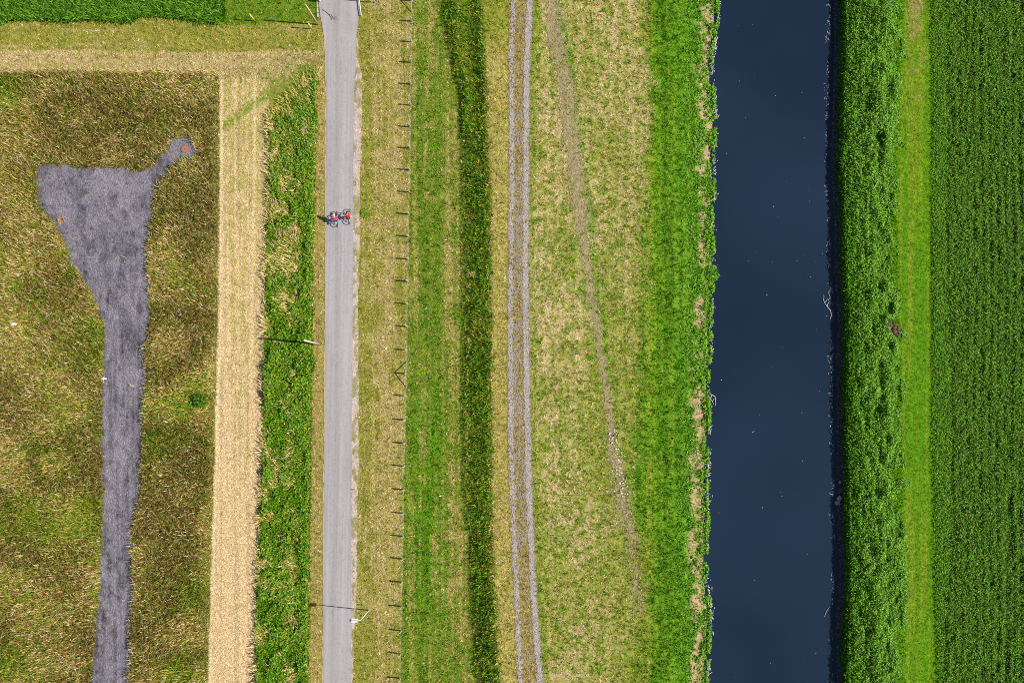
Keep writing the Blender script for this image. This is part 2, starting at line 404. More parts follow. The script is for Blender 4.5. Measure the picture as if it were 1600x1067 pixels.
# murky river water; sky reflection is partly painted into its blue tones
M_WATER, n, l, b = new_mat('river_water')
tc = n.new('ShaderNodeTexCoord')
na = n.new('ShaderNodeTexNoise'); na.inputs['Scale'].default_value = .035; na.inputs['Detail'].default_value = 2; l.new(tc.outputs['Object'], na.inputs['Vector'])
ra = n.new('ShaderNodeValToRGB'); ra.color_ramp.elements[0].position = .35; ra.color_ramp.elements[1].position = .65
ra.color_ramp.elements[0].color = (.0085, .0178, .035, 1); ra.color_ramp.elements[1].color = (.0142, .0275, .053, 1)
l.new(na.outputs[0], ra.inputs[0]); l.new(ra.outputs[0], b.inputs['Base Color'])
b.inputs['Roughness'].default_value = .08; b.inputs['IOR'].default_value = 1.33
nb = n.new('ShaderNodeTexNoise'); nb.inputs['Scale'].default_value = 2.2; nb.inputs['Detail'].default_value = 3; l.new(tc.outputs['Object'], nb.inputs['Vector'])
bp = n.new('ShaderNodeBump'); bp.inputs['Strength'].default_value = .25; bp.inputs['Distance'].default_value = .03
l.new(nb.outputs[0], bp.inputs['Height']); l.new(bp.outputs[0], b.inputs['Normal'])


# ------------------------------------------------------------------ object helpers
def tag(o, label=None, cat=None, group=None, kind=None):
    if label: o['label'] = label
    if cat: o['category'] = cat
    if group: o['group'] = group
    if kind: o['kind'] = kind
    return o


def np_mesh(name, verts, faces_loops, loop_tot, mat, cols=None, smooth=False):
    """fast mesh from arrays"""
    me = bpy.data.meshes.new(name)
    nv = len(verts); nl = len(faces_loops); nf = len(loop_tot)
    me.vertices.add(nv); me.vertices.foreach_set('co', np.ascontiguousarray(verts, np.float32).ravel())
    me.loops.add(nl); me.loops.foreach_set('vertex_index', np.ascontiguousarray(faces_loops, np.int32))
    me.polygons.add(nf)
    st = np.zeros(nf, np.int32); st[1:] = np.cumsum(loop_tot)[:-1]
    me.polygons.foreach_set('loop_start', st)
    me.polygons.foreach_set('loop_total', np.ascontiguousarray(loop_tot, np.int32))
    if smooth: me.polygons.foreach_set('use_smooth', np.ones(nf, bool))
    if cols is not None:
        a = me.color_attributes.new('Col', 'FLOAT_COLOR', 'POINT')
        c = np.ones((nv, 4), np.float32); c[:, :3] = cols
        a.data.foreach_set('color', c.ravel())
    me.update(calc_edges=True)
    me.validate()
    me.materials.append(mat)
    o = bpy.data.objects.new(name, me)
    COL.objects.link(o)
    return o


def grid_mesh(name, us, vs, zf, mat, colf=None, keep=None, scale_border=None, smooth=True):
    U, V = np.meshgrid(us, vs, indexing='ij')
    shp = U.shape
    u = U.ravel(); v = V.ravel()
    X, Y, Z = P(u, v, zf(u, v))
    vert = np.stack([X, Y, Z], 1)
    idx = np.arange(u.size).reshape(shp)
    q = np.stack([idx[:-1, :-1], idx[:-1, 1:], idx[1:, 1:], idx[1:, :-1]], -1).reshape(-1, 4)
    if keep is not None:
        uc = (U[:-1, :-1] + U[1:, 1:]).ravel() / 2; vc = (V[:-1, :-1] + V[1:, 1:]).ravel() / 2
        q = q[keep(uc, vc)]
        used = np.unique(q); re = -np.ones(u.size, int); re[used] = np.arange(len(used))
        vert = vert[used]; u = u[used]; v = v[used]; q = re[q]
    cols = colf(u, v) if colf else None
    return np_mesh(name, vert, q.ravel(), np.full(len(q), 4), mat, cols, smooth)


# ------------------------------------------------------------------ ground, river, paths
def ground_col(u, v):
    c = cover(u, v) @ PAL
    k = .52 + .55 * (fbm(u / 3.0, v / 3.0, 51, 2) - .35)
    k = np.where((u > SL_R(v)) & (u < WAT_L(v)), k + .10, k)
    soft = (u < TAN_R(v)) & (u > TAN_L(v)) & (v > 124)
    rut = .22 * sst(.56, .70, fbm(u / 3.2, v / 240, 55, 2))
    k = np.where(soft, .96 + .55 * (fbm(u / 2.6, v / 4.0, 52, 2) - .5) - rut, k)
    c = c * k[:, None]
    mud = np.exp(-((u - WAT_L(v) + 1) / 4.5) ** 2)
    c = c * (1 - mud[:, None]) + mud[:, None] * s2l(150, 126, 116)
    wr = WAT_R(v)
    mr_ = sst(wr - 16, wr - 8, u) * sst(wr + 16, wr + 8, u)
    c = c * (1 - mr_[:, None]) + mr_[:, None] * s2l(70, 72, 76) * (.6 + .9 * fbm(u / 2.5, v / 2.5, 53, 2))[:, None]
    dk = ((u - 1397) / 12) ** 2 + ((v - 514 - .8 * (u - 1397)) / 10) ** 2 + 1.2 * (fbm(u / 5, v / 5, 54, 2) - .5) < 1
    c[dk] = s2l(108, 84, 72)
    return c


us = np.concatenate([[-5000, -2500, -1200, -700, -400, -260, -190], np.arange(-150, 1751, 2.5), [1790, 1860, 2000, 2300, 2900, 4200, 6500]])
vs = np.concatenate([[-5000, -2500, -1200, -700, -400, -260, -190], np.arange(-130, 1201, 2.5), [1240, 1310, 1450, 1750, 2400, 3600, 6000]])
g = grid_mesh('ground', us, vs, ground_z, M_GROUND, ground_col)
co = np.empty(len(g.data.vertices) * 3, np.float32); g.data.vertices.foreach_get('co', co); co = co.reshape(-1, 3)
edge = np.zeros((len(us), len(vs)), bool); edge[0] = edge[-1] = True; edge[:, 0] = edge[:, -1] = True
co[edge.ravel(), :2] *= 8
g.data.vertices.foreach_set('co', co.ravel()); g.data.update()
tag(g, 'flat farmland soil with a low levee under the grass', 'ground', kind='structure')


def strip_sheet(name, lf, rf, v0, v1, z, mat, n=6, step=6, colf=None):
    vv = np.arange(v0, v1 + 1, step); t = np.linspace(0, 1, n)
    V = np.repeat(vv[None], n, 0); U = lf(vv)[None] * (1 - t[:, None]) + rf(vv)[None] * t[:, None]
    u = U.ravel(); v = V.ravel()
    X, Y, Z = P(u, v, ground_z(u, v) + z if not np.isscalar(z) or z > -.3 else np.full(u.shape, z))
    idx = np.arange(u.size).reshape(U.shape)
    q = np.stack([idx[:-1, :-1], idx[:-1, 1:], idx[1:, 1:], idx[1:, :-1]], -1).reshape(-1, 4)
    return np_mesh(name, np.stack([X, Y, Z], 1), q.ravel(), np.full(len(q), 4), mat, colf(u, v) if colf else None, True)


rv = strip_sheet('river', lambda v: WAT_L(v) - 14, lambda v: WAT_R(v) + 12, -8000, 8000, WATER_Z, M_WATER, n=4, step=20)
tag(rv, 'straight dark blue river between grassy banks', 'river', kind='structure')

edge_n = lambda s, a: (lambda v: a * (fbm(v / 7, v * 0 + s, 60 + s, 3) - .5))
pe1 = edge_n(1, 2.2); pe2 = edge_n(2, 2.6)
def asph_col(u, v):
    t = (u - PATH_L(v)) / (PATH_R(v) - PATH_L(v))
    k = 1 - .10 * np.exp(-((t - .40 + .03 * np.sin(v / 130)) / .10) ** 2) + .04 * np.exp(-((t - .72) / .12) ** 2) - .05 * sst(.06, .0, t) - .07 * sst(.94, 1, t)
    k = k * (.95 + .10 * fbm(u / 30, v / 60, 65, 3)) - .16 * (fbm(u / 2.2, v / 3, 66, 2) > .80) - .10 * (fbm(u / 3, v / 22, 67, 2) > .76)
    k = k + .10 * (np.abs(fbm(u / 18, v / 30, 68, 3) - .5) < .004) - .14 * (np.abs(fbm(u / 24, v / 45, 69, 3) - .52) < .003)
    return np.repeat(k[:, None], 3, 1)


pth = strip_sheet('path', lambda v: PATH_L(v) + .6 * pe1(v), lambda v: PATH_R(v) + .6 * pe2(v), -130, 1200, .05, M_ASPH, n=44, step=1.1, colf=asph_col)
tag(pth, 'straight pale grey asphalt cycle path', 'path', kind='structure')
cr = grid_mesh('cross_road', np.arange(330, 760, 8), np.arange(-70, -0.5, 3.3), lambda u, v: ground_z(u, v) + .055, M_ASPH, lambda u, v: np.ones((len(u), 3)))
tag(cr, 'paved road crossing at the north end of the path', 'road', kind='structure')


def sh_col(u, v):
    n_ = fbm(u / 5, v / 5, 61, 3)
    c = s2l(190, 172, 158) * (.72 + .5 * n_)[:, None]
    gm = sst(.5, .62, fbm(u / 7, v / 11, 62, 3))[:, None]
    return c * (1 - .75 * gm) + .75 * gm * s2l(130, 128, 62)


sh = strip_sheet('path_shoulder', lambda v: PATH_R(v) - 1, lambda v: np.maximum(PATH_R(v) - .5, SHO_R(v) + 1.0 * edge_n(3, 4)(v)), 60, 1200, .03, M_SHOULDER, n=6, step=1.6, colf=sh_col)
tag(sh, 'gritty pale shoulder along the path edge', 'path shoulder', kind='structure')
ed = strip_sheet('path_edging', lambda v: PATH_L(v) - 1.6 + .9 * pe1(v), lambda v: PATH_L(v) + .6, 60, 1200, .035, simple('dry_edge_soil', tuple(s2l(186, 168, 118)), vary=.3, scale=3), n=2, step=2)
tag(ed, 'thin dry soil line along the path edge', 'path edge', kind='structure')


def gravel_col(u, v):
    n1 = fbm(u / 26, v / 40, 71, 3); n2 = fbm(u / 7, v / 9, 72, 3); n3 = fbm(u / 2.4, v / 2.4, 73, 2)
    k = .62 + .34 * n1 + .25 * n2 + .42 * (n3 - .5)
    mid = sst(.48, .66, fbm(u / 16, v / 26, 74, 3)) * .26 + sst(.50, .62, fbm(u / 4, v / 70, 75, 2)) * .20 * sst(330, 460, v) + sst(.54, .66, fbm(u / 6, v / 7, 76, 2)) * .18
    c = s2l(131, 125, 134) * (k - mid)[:, None] * 1.0
    sp = RNG.random(len(u)) > .955
    c[sp] *= 1.6
    return c


gy = grid_mesh('gravel_yard', np.arange(40, 325, 1.3), np.arange(200, 1200, 1.3), lambda u, v: ground_z(u, v) + .035, M_GRAVEL, gravel_col, yard_mask)
tag(gy, 'funnel shaped yard of blue grey gravel tapering into a lane', 'gravel yard', kind='structure')


def track_keep(u, v):
    n_ = fbm(u / 5, v / 8, 81, 3); nf = fbm(u / 1.5, v / 1.7, 85, 2)
    a = RUT_A(v); b = RUT_B(v)
    da = np.abs(u - a); db = np.abs(u - b)
    p = np.maximum(.68 - .10 * np.maximum(da - 2.0, 0),   .80 - .11 * np.maximum(db - 2.8, 0))
    inside = (u > a) & (u < b)
    midp = .29 + .23 * sst(120, 300, v) * sst(1040, 640, v) + .6 * (n_ - .5)
    p = np.where(inside, np.maximum(p, midp), p)
    return nf < p + .35 * (n_ - .5)


def track_col(u, v):
    n_ = fbm(u / 3, v / 3, 83, 2); m_ = np.minimum(np.abs(u - RUT_A(v)), np.abs(u - RUT_B(v)))
    c = s2l(170, 159, 152) * (.66 + .5 * n_)[:, None]
    k = sst(3, 6, m_)[:, None] * .8
    return c * (1 - k) + k * s2l(138, 126, 110)


tk = grid_mesh('gravel_track', np.arange(786, 864, 1.0), np.arange(-120, 1200, 1.1), lambda u, v: ground_z(u, v) + .035, M_GRAVEL, track_col, track_keep)
tag(tk, 'two pale gravel wheel ruts of the levee track', 'track', kind='structure')


def trail_keep(u, v):
    n_ = fbm(u / 5, v / 16, 91, 3); hf = fbm(u / 1.3, v / 1.5, 94, 2)
    wd = 11 * (1 - .35 * sst(300, 420, v)) * (1 + .8 * sst(640, 800, v))
    off = 4 * (fbm(u * 0, v / 30, 92, 2) - .5)
    d = np.abs(u - TRAIL(v) + off) / wd
    return (d < 1.7) & (v < 960) & (.35 * n_ + .65 * hf > .345 + .15 * d ** 1.6 + .06 * sst(300, 420, v) + .10 * sst(780, 900, v))


tl = grid_mesh('dirt_trail', np.arange(835, 1030, 1.1), np.arange(-100, 960, 1.3), lambda u, v: ground_z(u, v) + .03, M_SHOULDER,
               lambda u, v: (s2l(158, 142, 102) * (.60 + .55 * fbm(u / 3, v / 4, 93, 2))[:, None] + .0), trail_keep)
tag(tl, 'narrow worn dirt trail slanting through the dry grass', 'trail', kind='structure')


# ------------------------------------------------------------------ vegetation (uncountable: one mesh per kind)
def scatter(n, u0, u1, v0, v1):
    return RNG.uniform(u0, u1, n), RNG.uniform(v0, v1, n)


def pick(u, v, jit=.22):
    W = cover(u, v); c = np.cumsum(W, 1); r = RNG.random(len(u))[:, None]
    k = (r > c).sum(1).clip(0, NK - 1)
    col = PAL[k] * RNG.uniform(1 - jit, 1 + jit, len(u))[:, None]
    col = col * RNG.uniform(.93, 1.07, (len(u), 3))
    return np.clip(col, 0, .8), k


def paved(u, v):
    return ((u > PATH_L(v) - .5) & (u < PATH_R(v) + .5)) | ((v < 0) & (u > 330) & (u < 760))


def blades(name, u, v, length, width, az, lean, bend, col, mat, zoff=None, seg=2):
    """curved grass blades (two segments) or single-face blades"""
    n = len(u); Z0 = ground_z(u, v) + (0 if zoff is None else zoff)
    X, Y, Z = P(u, v, Z0)
    b = np.stack([X, Y, Z - .02], 1)
    dx = np.cos(az); dy = np.sin(az)
    side = np.stack([-dy, dx, np.zeros(n)], 1) * (width / 2)[:, None]
    d1 = np.stack([dx * np.sin(lean), dy * np.sin(lean), np.cos(lean)], 1)
    if seg == 1:
        tip = b + d1 * length[:, None]
        vert = np.stack([b - side, b + side, tip], 1).reshape(-1, 3)
        return np_mesh(name, vert, np.arange(3 * n), np.full(n, 3), mat, np.repeat(col, 3, 0))
    l2 = lean + bend
    d2 = np.stack([dx * np.sin(l2), dy * np.sin(l2), np.cos(l2)], 1)
    m = b + d1 * (length * .55)[:, None]; tip = m + d2 * (length * .45)[:, None]
    vert = np.stack([b - side * .8, b + side * .8, m + side, m - side, tip], 1).reshape(-1, 3)
    o = np.arange(n)[:, None] * 5
    loops = np.concatenate([o + 0, o + 1, o + 2, o + 3, o + 3, o + 2, o + 4], 1).ravel()
    tot = np.tile([4, 3], n)
    return np_mesh(name, vert, loops, tot, mat, np.repeat(col, 5, 0))


def leaves(name, u, v, h, length, width, az, tilt, col, mat):
    """diamond leaves at height h above the ground; tilt from horizontal"""
    n = len(u)
    X, Y, Z = P(u, v, ground_z(u, v)); c0 = np.stack([X, Y, Z + h], 1)
    dx = np.cos(az); dy = np.sin(az)
    d = np.stack([dx * np.cos(tilt), dy * np.cos(tilt), np.sin(tilt)], 1)
    s = np.stack([-dy, dx, RNG.uniform(-.5, .5, n)], 1) * (width / 2)[:, None]
    L_ = length[:, None]
    vert = np.stack([c0 - d * L_ * .5, c0 + s, c0 + d * L_ * .5, c0 - s], 1).reshape(-1, 3)
    return np_mesh(name, vert, np.arange(4 * n), np.full(n, 4), mat, np.repeat(col, 4, 0))


TAU = 2 * math.pi
U0, U1, V0, V1 = -70, 1680, -70, 1140


def zone_short(u, v):
    wild = (u < TAN_L(v)) & (v > 115)
    lush = (u > TAN_R(v) + 1) & (u < VER_R(v)) & (v > 100 - .6 * (u - 480)) & (v > 120)
    right = (u > WAT_L(v) - 2) & (u < YEL_L(v) - 14)
    crop = u > YEL_R(v) + 22
    corn = (u < 350) & (v < CORN_V(u))
    stub = (u > TAN_L(v)) & (u < TAN_R(v)) & (v > 122 + 8 * np.sin(u))
    return ~(wild | lush | right | crop | corn | stub | paved(u, v))


# short grass: mown strips, meadow, levee and banks; clumps of a few blades plus loose blades
def keep_short(u, v, lo, hi):
    nn = fbm(u / 5, v / 5, 101, 2)
    k = zone_short(u, v) & (nn > RNG.uniform(lo, hi, len(u)))
    k &= ~((u > PATH_R(v)) & (u < SHO_R(v) + 1) & (v > 60) & (RNG.random(len(u)) < .82))
    k &= ~(track_keep(u, v) & (RNG.random(len(u)) < .95))
    k &= ~(trail_keep(u, v) & (RNG.random(len(u)) < .85))
    k &= ~((u > WAT_L(v) - 34) & (u < WAT_L(v)) & (RNG.random(len(u)) < cover(u, v)[:, 7] * 1.25))
    k &= ~((u > WAT_L(v) - 5) & (RNG.random(len(u)) < .9) & (u < WAT_L(v) + 3))
    return k


cu, cv = scatter(190000, U0, U1, V0, V1)
k = keep_short(cu, cv, .05, .62)
cu = cu[k]; cv = cv[k]
ccol, ck = pick(cu, cv, .33)
NB = 7
u = np.repeat(cu, NB) + RNG.normal(0, .95, len(cu) * NB); v = np.repeat(cv, NB) + RNG.normal(0, .95, len(cu) * NB)
col = np.repeat(ccol, NB, 0) * RNG.uniform(.85, 1.15, len(u))[:, None]; kk = np.repeat(ck, NB)
big = np.repeat(RNG.uniform(.6, 1.5, len(cu)), NB)
u2, v2 = scatter(240000, U0, U1, V0, V1)
k = keep_short(u2, v2, .05, .55)
u2 = u2[k]; v2 = v2[k]; c2, k2 = pick(u2, v2, .25)
u = np.concatenate([u, u2]); v = np.concatenate([v, v2]); col = np.concatenate([col, c2]); kk = np.concatenate([kk, k2])
big = np.concatenate([big, np.full(len(u2), .8)])
on = ~paved(u, v) & ~((u > PATH_L(v) - 3) & (u < PATH_R(v) + 2)); u = u[on]; v = v[on]; col = col[on]; kk = kk[on]; big = big[on]
n = len(u)
green = np.isin(kk, (3, 4, 5, 11))
bank = sst(GRN_L(v) - 6, GRN_L(v) + 14, u) * (u < WAT_L(v) + 5)
slope = sst(SL_L(v) - 4, SL_L(v) + 6, u) * sst(SL_R(v) + 5, SL_R(v) - 4, u)
lenf = np.where(green, 1.3, .95) * (1 + .35 * bank + .5 * slope) * big
lenf = np.where((u > FENCE(v)) & (u < SL_R(v)), lenf * 1.15, lenf)
lenf = np.where((u > YEL_L(v) - 4) & (u < YEL_R(v) + 6), .5, lenf)
blades('short_grass', u, v, RNG.uniform(.12, .25, n) * lenf, RNG.uniform(.045, .085, n) * (1 + .25 * slope), RNG.uniform(0, TAU, n), np.radians(RNG.uniform(12, 75, n)), 0, col, M_GRASS, seg=1)
tag(bpy.data.objects['short_grass'], 'mown and grazed grass over the strips, levee and banks', 'grass', kind='stuff')

# stubble: pale short cut stalks lying about
u, v = scatter(260000, 315, 430, 105, V1)
k = (u > TAN_L(v)) & (u < TAN_R(v) + 2)
u = u[k]; v = v[k]; n = len(u)
col, kk = pick(u, v, .28)
az = np.where(RNG.random(n) < .6, np.pi / 2 + RNG.normal(0, .5, n), RNG.uniform(0, TAU, n))
blades('stubble', u, v, RNG.uniform(.08, .22, n), RNG.uniform(.03, .06, n), az, np.radians(RNG.uniform(35, 88, n)), 0, col, M_GRASS, seg=1)
tag(bpy.data.objects['stubble'], 'pale cut straw stubble in a long strip', 'stubble', kind='stuff')

# wild meadow: tall seeding grass and weeds round the gravel yard
u, v = scatter(580000, U0, 350, 108, V1)
k = (u < TAN_L(v) + 2 * RNG.normal(0, 1, len(u))) & (v > 114 + 3 * RNG.normal(0, 1, len(u)))
ym = yard_mask(u + RNG.normal(0, 2.2, len(u)), v + RNG.normal(0, 2.2, len(u))); k &= ~(ym & (RNG.random(len(u)) < .9985))
cl = fbm(u / 6, v / 6, 111, 2); k &= cl > RNG.uniform(.15, .62, len(u))
u = u[k]; v = v[k]; n = len(u)
col, kk = pick(u, v, .25)
flow = TAU * fbm(u / 90, v / 90, 113, 2) * 1.6 + 2.4
az = flow + RNG.normal(0, 1.25, n)
hgt = .62 + .5 * fbm(u / 14, v / 14, 114, 3)
edge_ = np.clip((TAN_L(v) - u) / 14, .35, 1)
bl = blades('wild_grass', u, v, RNG.uniform(.45, 1.0, n) * np.where(np.isin(kk, (0, 1, 6, 9)), 1.15, .95) * hgt * edge_, RNG.uniform(.03, .055, n), az, np.radians(np.abs(RNG.normal(18, 12, n))), np.radians(RNG.uniform(10, 70, n)), col, M_GRASS)
tag(bl, 'tall brown and green wild grass round the gravel yard', 'wild grass', kind='stuff')

# lush verge left of the path
u, v = scatter(120000, 396, 500, 100, V1)
k = (u > TAN_R(v) + 1.5 * RNG.normal(0, 1, len(u))) & (u < VER_R(v) + RNG.normal(0, 1.2, len(u))) & (v > 165 - .9 * (u - 440) + 8 * RNG.normal(0, 1, len(u)))
u = u[k]; v = v[k]; n = len(u)
col, kk = pick(u, v, .22)
hay = np.isin(kk, (0, 1, 9))
az = np.where(hay, 2.3 + 4.0 * (fbm(u / 22, v / 22, 121, 2) - .5) + RNG.normal(0, .38, n), RNG.uniform(0, TAU, n))
bl = blades('verge_grass', u, v, RNG.uniform(.4, .9, n) * np.where(hay, 1.3, .9), RNG.uniform(.035, .07, n), az, np.radians(np.where(hay, RNG.normal(46, 12, n), np.abs(RNG.normal(28, 15, n)))), np.radians(RNG.uniform(15, 70, n)), col, M_GRASS)
tag(bl, 'pale tall grass swept over the green verge', 'verge grass', kind='stuff')
u, v = scatter(150000, 396, 500, 100, V1)
lush_n = fbm(u / 16, v / 22, 122, 3) - .14 * sst(515, 450, v) + .25 * sst(462, 480, u) - .03
k = (u > TAN_R(v) + 2) & (u < VER_R(v) - 1) & (v > 175 - .9 * (u - 440)) & (lush_n > .46 + RNG.normal(0, .05, len(u)))
u = u[k]; v = v[k]; n = len(u)
W = np.array([PAL[3], PAL[4], PAL[5], PAL[2], PAL[11]]); col = W[RNG.choice(5, n, p=[.32, .10, .20, .26, .12])] * RNG.uniform(.6, 1.30, n)[:, None]
hh = .15 + .95 * fbm(u / 11, v / 11, 123, 3)
lf = leaves('verge_weeds', u, v, hh * RNG.uniform(.35, 1.0, n), RNG.uniform(.14, .34, n), RNG.uniform(.07, .15, n), RNG.uniform(0, TAU, n), np.radians(RNG.normal(0, 30, n)), col, M_LEAF)
tag(lf, 'lush leafy green weeds filling the verge beside the path', 'weeds', kind='stuff')

# bank plants beside the water
u, v = scatter(120000, 1040, 1130, V0, V1)
d = WAT_L(v) - u
cl = fbm(u / 9, v / 11, 131, 3)
k = (d > -2 - 5 * (cl - .45)) & (d < 46) & (RNG.random(len(u)) < 1.15 - d / 46) & (cl + .12 * np.exp(-((d - 4) / 4) ** 2) - .06 * np.exp(-((d - 14) / 7) ** 2) > RNG.uniform(.36, .60, len(u))) & (RNG.random(len(u)) > cover(u, v)[:, 7] * .9)
u = u[k]; v = v[k]; n = len(u); d = WAT_L(v) - u
W = np.array([PAL[3], PAL[4], PAL[11], PAL[5], PAL[8]]); near = d < 9
col = np.where(near[:, None], W[RNG.choice(5, n, p=[.2, .35, .2, .05, .2])], W[RNG.choice(5, n, p=[.36, .22, .26, .16, 0])]) * RNG.uniform(.75, 1.25, n)[:, None]
lf = leaves('bank_plants', u, v, np.maximum(.05, RNG.uniform(.04, .42, n) * (.4 + cl[k]) * np.clip(1.25 - d / 40, .35, 1)) + np.where(d < 2, .35, 0), RNG.uniform(.14, .32, n), RNG.uniform(.07, .14, n), RNG.uniform(0, TAU, n), np.radians(RNG.normal(0, 32, n)), col, M_LEAF)
tag(lf, 'bright green herbs growing down to the water', 'bank plants', kind='stuff')

# east bank: dense tall reeds and nettles
u, v = scatter(400000, 1300, 1435, V0, V1)
wr = WAT_R(v); cl = fbm(u / 9, v / 9, 141, 3)
lim = YEL_L(v) - 9 + 46 * (fbm(u / 14, v / 18, 142, 2) - .5)
k = (u > wr + 9 + 10 * (cl - .5)) & (u < lim)
mole = ((u - 1395) / 14) ** 2 + ((v - 514 - .8 * (u - 1397)) / 11) ** 2 + 1.2 * (fbm(u / 5, v / 5, 54, 2) - .5) < 1
k &= ~(mole & (RNG.random(len(u)) < .97))
u = u[k]; v = v[k]; n = len(u); cl = cl[k]; wr = wr[k]
dark = sst(wr + 42, wr + 20, u + 14 * (cl - .5)) > RNG.random(n)  # bank shade painted in: darker leaf colours towards the water
W = np.array([PAL[11], PAL[3], PAL[5], PAL[4]])
col = np.where(dark[:, None], W[RNG.choice(4, n, p=[.04, .34, .42, .20])], W[RNG.choice(4, n, p=[.52, .30, .08, .10])]) * RNG.uniform(.8, 1.4, n)[:, None]
fade = np.clip((lim[k] - u) / 36, .18, 1)
hb = (.42 + .55 * cl + .35 * fbm(u / 4, v / 40, 143, 2)) * fade * (.55 + .45 * sst(10, 34, u - wr))
half = RNG.random(n) < .55
a = half; c = ~half
bl = blades('reeds', u[a], v[a], RNG.uniform(.7, 1.25, a.sum()) * hb[a], RNG.uniform(.05, .09, a.sum()), RNG.uniform(0, TAU, a.sum()), np.radians(np.abs(RNG.normal(20, 14, a.sum()))), np.radians(RNG.uniform(20, 75, a.sum())), col[a], M_LEAF)
tag(bl, 'dense tall green reeds along the far river bank', 'reeds', kind='stuff')
lf = leaves('bank_nettles', u[c], v[c], hb[c] * RNG.uniform(.45, 1.05, c.sum()), RNG.uniform(.14, .28, c.sum()), RNG.uniform(.06, .11, c.sum()), RNG.uniform(0, TAU, c.sum()), np.radians(RNG.normal(0, 32, c.sum())), col[c], M_LEAF)
tag(lf, 'leafy nettles among the reeds on the far bank', 'nettles', kind='stuff')

# field crop at the far right
u, v = scatter(620000, 1448, U1, V0, V1)
row = .5 + .5 * np.sin(TAU * u / 15.0 + 7 * fbm(u / 30, v / 120, 151, 2))
cl = .45 * fbm(u / 9, v / 12, 152, 3) + .40 * fbm(u / 3, v / 3, 153, 2) + .25 * (fbm(u / 40, v / 60, 155, 3) - .1)
incrop = u > CROP_L(v)
rowk = np.sin(TAU * u / 12.0 + 1.0 * np.sin(v / 90)) * sst(1490, 1510, u)
k = (rowk * .5 + .5 > RNG.uniform(-.5, .7, len(u))) & (u > YEL_R(v) + 4 + np.abs(RNG.normal(0, 9, len(u))) + 6 * (fbm(u / 10, v / 14, 154, 2) - .5)) & np.where(incrop, cl + .10 * row > RNG.uniform(.36, .68, len(u)), cl > RNG.uniform(.2, .55, len(u)))
k &= ~((np.abs(u - 1574 + .004 * (v - 900) * 4) < 4.5) & (v > 760) & (RNG.random(len(u)) < .8))
u = u[k]; v = v[k]; n = len(u); cl = cl[k]; incrop = incrop[k]
W = np.array([PAL[3], PAL[5], PAL[11], PAL[2], PAL[4]])
col = np.where(incrop[:, None], W[RNG.choice(5, n, p=[.46, .34, .10, .06, .04])], W[RNG.choice(5, n, p=[.38, .18, .16, .04, .24])]) * RNG.uniform(.65, 1.18, n)[:, None]
lf = leaves('field_crop', u, v, RNG.uniform(.06, .50, n) * (.4 + cl) * np.where(incrop, .8, .45), RNG.uniform(.12, .30, n), RNG.uniform(.045, .095, n), RNG.uniform(0, TAU, n), np.radians(RNG.normal(5, 34, n)), col, M_LEAF)
tag(lf, 'dark green leafy field crop with soil showing between', 'crop', kind='stuff')

# tall maize at the top left
u, v = scatter(110000, U0, 352, V0, 42)
k = (fbm(u / 3.5, v / 3.5, 171, 2) > RNG.uniform(.15, .62, len(u))) & (v < CORN_V(u) + RNG.normal(0, 1.8, len(u))) & ~((np.abs(v - 17) < 1.6) & (u > 225) & (u < 345) & (RNG.random(len(u)) < .85))
u = u[k]; v = v[k]; n = len(u)
W = np.array([PAL[3], PAL[5], PAL[11], PAL[4]]); col = W[RNG.choice(4, n, p=[.44, .26, .22, .08])] * RNG.uniform(.65, 1.25, n)[:, None]
bl = blades('maize', u, v, RNG.uniform(.7, 1.45, n), RNG.uniform(.06, .11, n), RNG.uniform(0, TAU, n), np.radians(np.abs(RNG.normal(14, 9, n))), np.radians(RNG.uniform(20, 80, n)), col, M_LEAF)
tag(bl, 'tall dense dark green maize at the field edge', 'maize', kind='stuff')


# ------------------------------------------------------------------ flecks: foam, pebbles, flowers
def flecks(name, u, v, z, size, col, mat=M_FLECK, elong=1.0, az=None):
    n = len(u); X, Y, Z = P(u, v, z); a0 = RNG.uniform(0, TAU, n) if az is None else az
    c = np.stack([X, Y, Z], 1); ring = []
    for j in range(5):
        a = TAU * j / 5; r = size * RNG.uniform(.6, 1.2, n)
        x = np.cos(a) * r * elong; y = np.sin(a) * r
        ring.append(c + np.stack([x * np.cos(a0) - y * np.sin(a0), x * np.sin(a0) + y * np.cos(a0), RNG.uniform(0, .02, n)], 1))
    top = c + np.array([0, 0, .03])
    vert = np.stack(ring + [top], 1).reshape(-1, 3)
    o = np.arange(n)[:, None] * 6
    loops = np.concatenate([np.concatenate([o + j, o + (j + 1) % 5, o + 5], 1) for j in range(5)], 1).ravel()
    return np_mesh(name, vert, loops, np.full(5 * n, 3), mat, np.repeat(col, 6, 0))


v = RNG.uniform(V0, V1, 1500); cl = fbm(v * 0, v / 14, 161, 3)
k = cl > RNG.uniform(.40, .66, len(v)); v = v[k]
u = WAT_L(v) + 1.5 + np.abs(RNG.normal(0, 2.4, len(v)))
v2 = RNG.uniform(V0, V1, 1500); cl = fbm(v2 * 0 + 5, v2 / 18, 162, 3); k = cl > RNG.uniform(.38, .66, len(v2)); v2 = v2[k]
u2 = WAT_R(v2) - 9 - np.abs(RNG.normal(0, 3.2, len(v2))) + 4
v3 = RNG.uniform(V0, V1, 50); u3 = RNG.uniform(WAT_L(v3) + 6, WAT_R(v3) - 6)
uu = np.concatenate([u, u2, u3]); vv = np.concatenate([v, v2, v3]); n = len(uu)
cc = np.concatenate([np.repeat(s2l(196, 190, 186)[None], len(u), 0) * RNG.uniform(.5, 1.1, len(u))[:, None], np.repeat(s2l(150, 156, 176)[None], len(u2), 0) * RNG.uniform(.3, 1.0, len(u2))[:, None], np.repeat(s2l(200, 205, 215)[None], len(u3), 0) * RNG.uniform(.3, 1, 50)[:, None]])
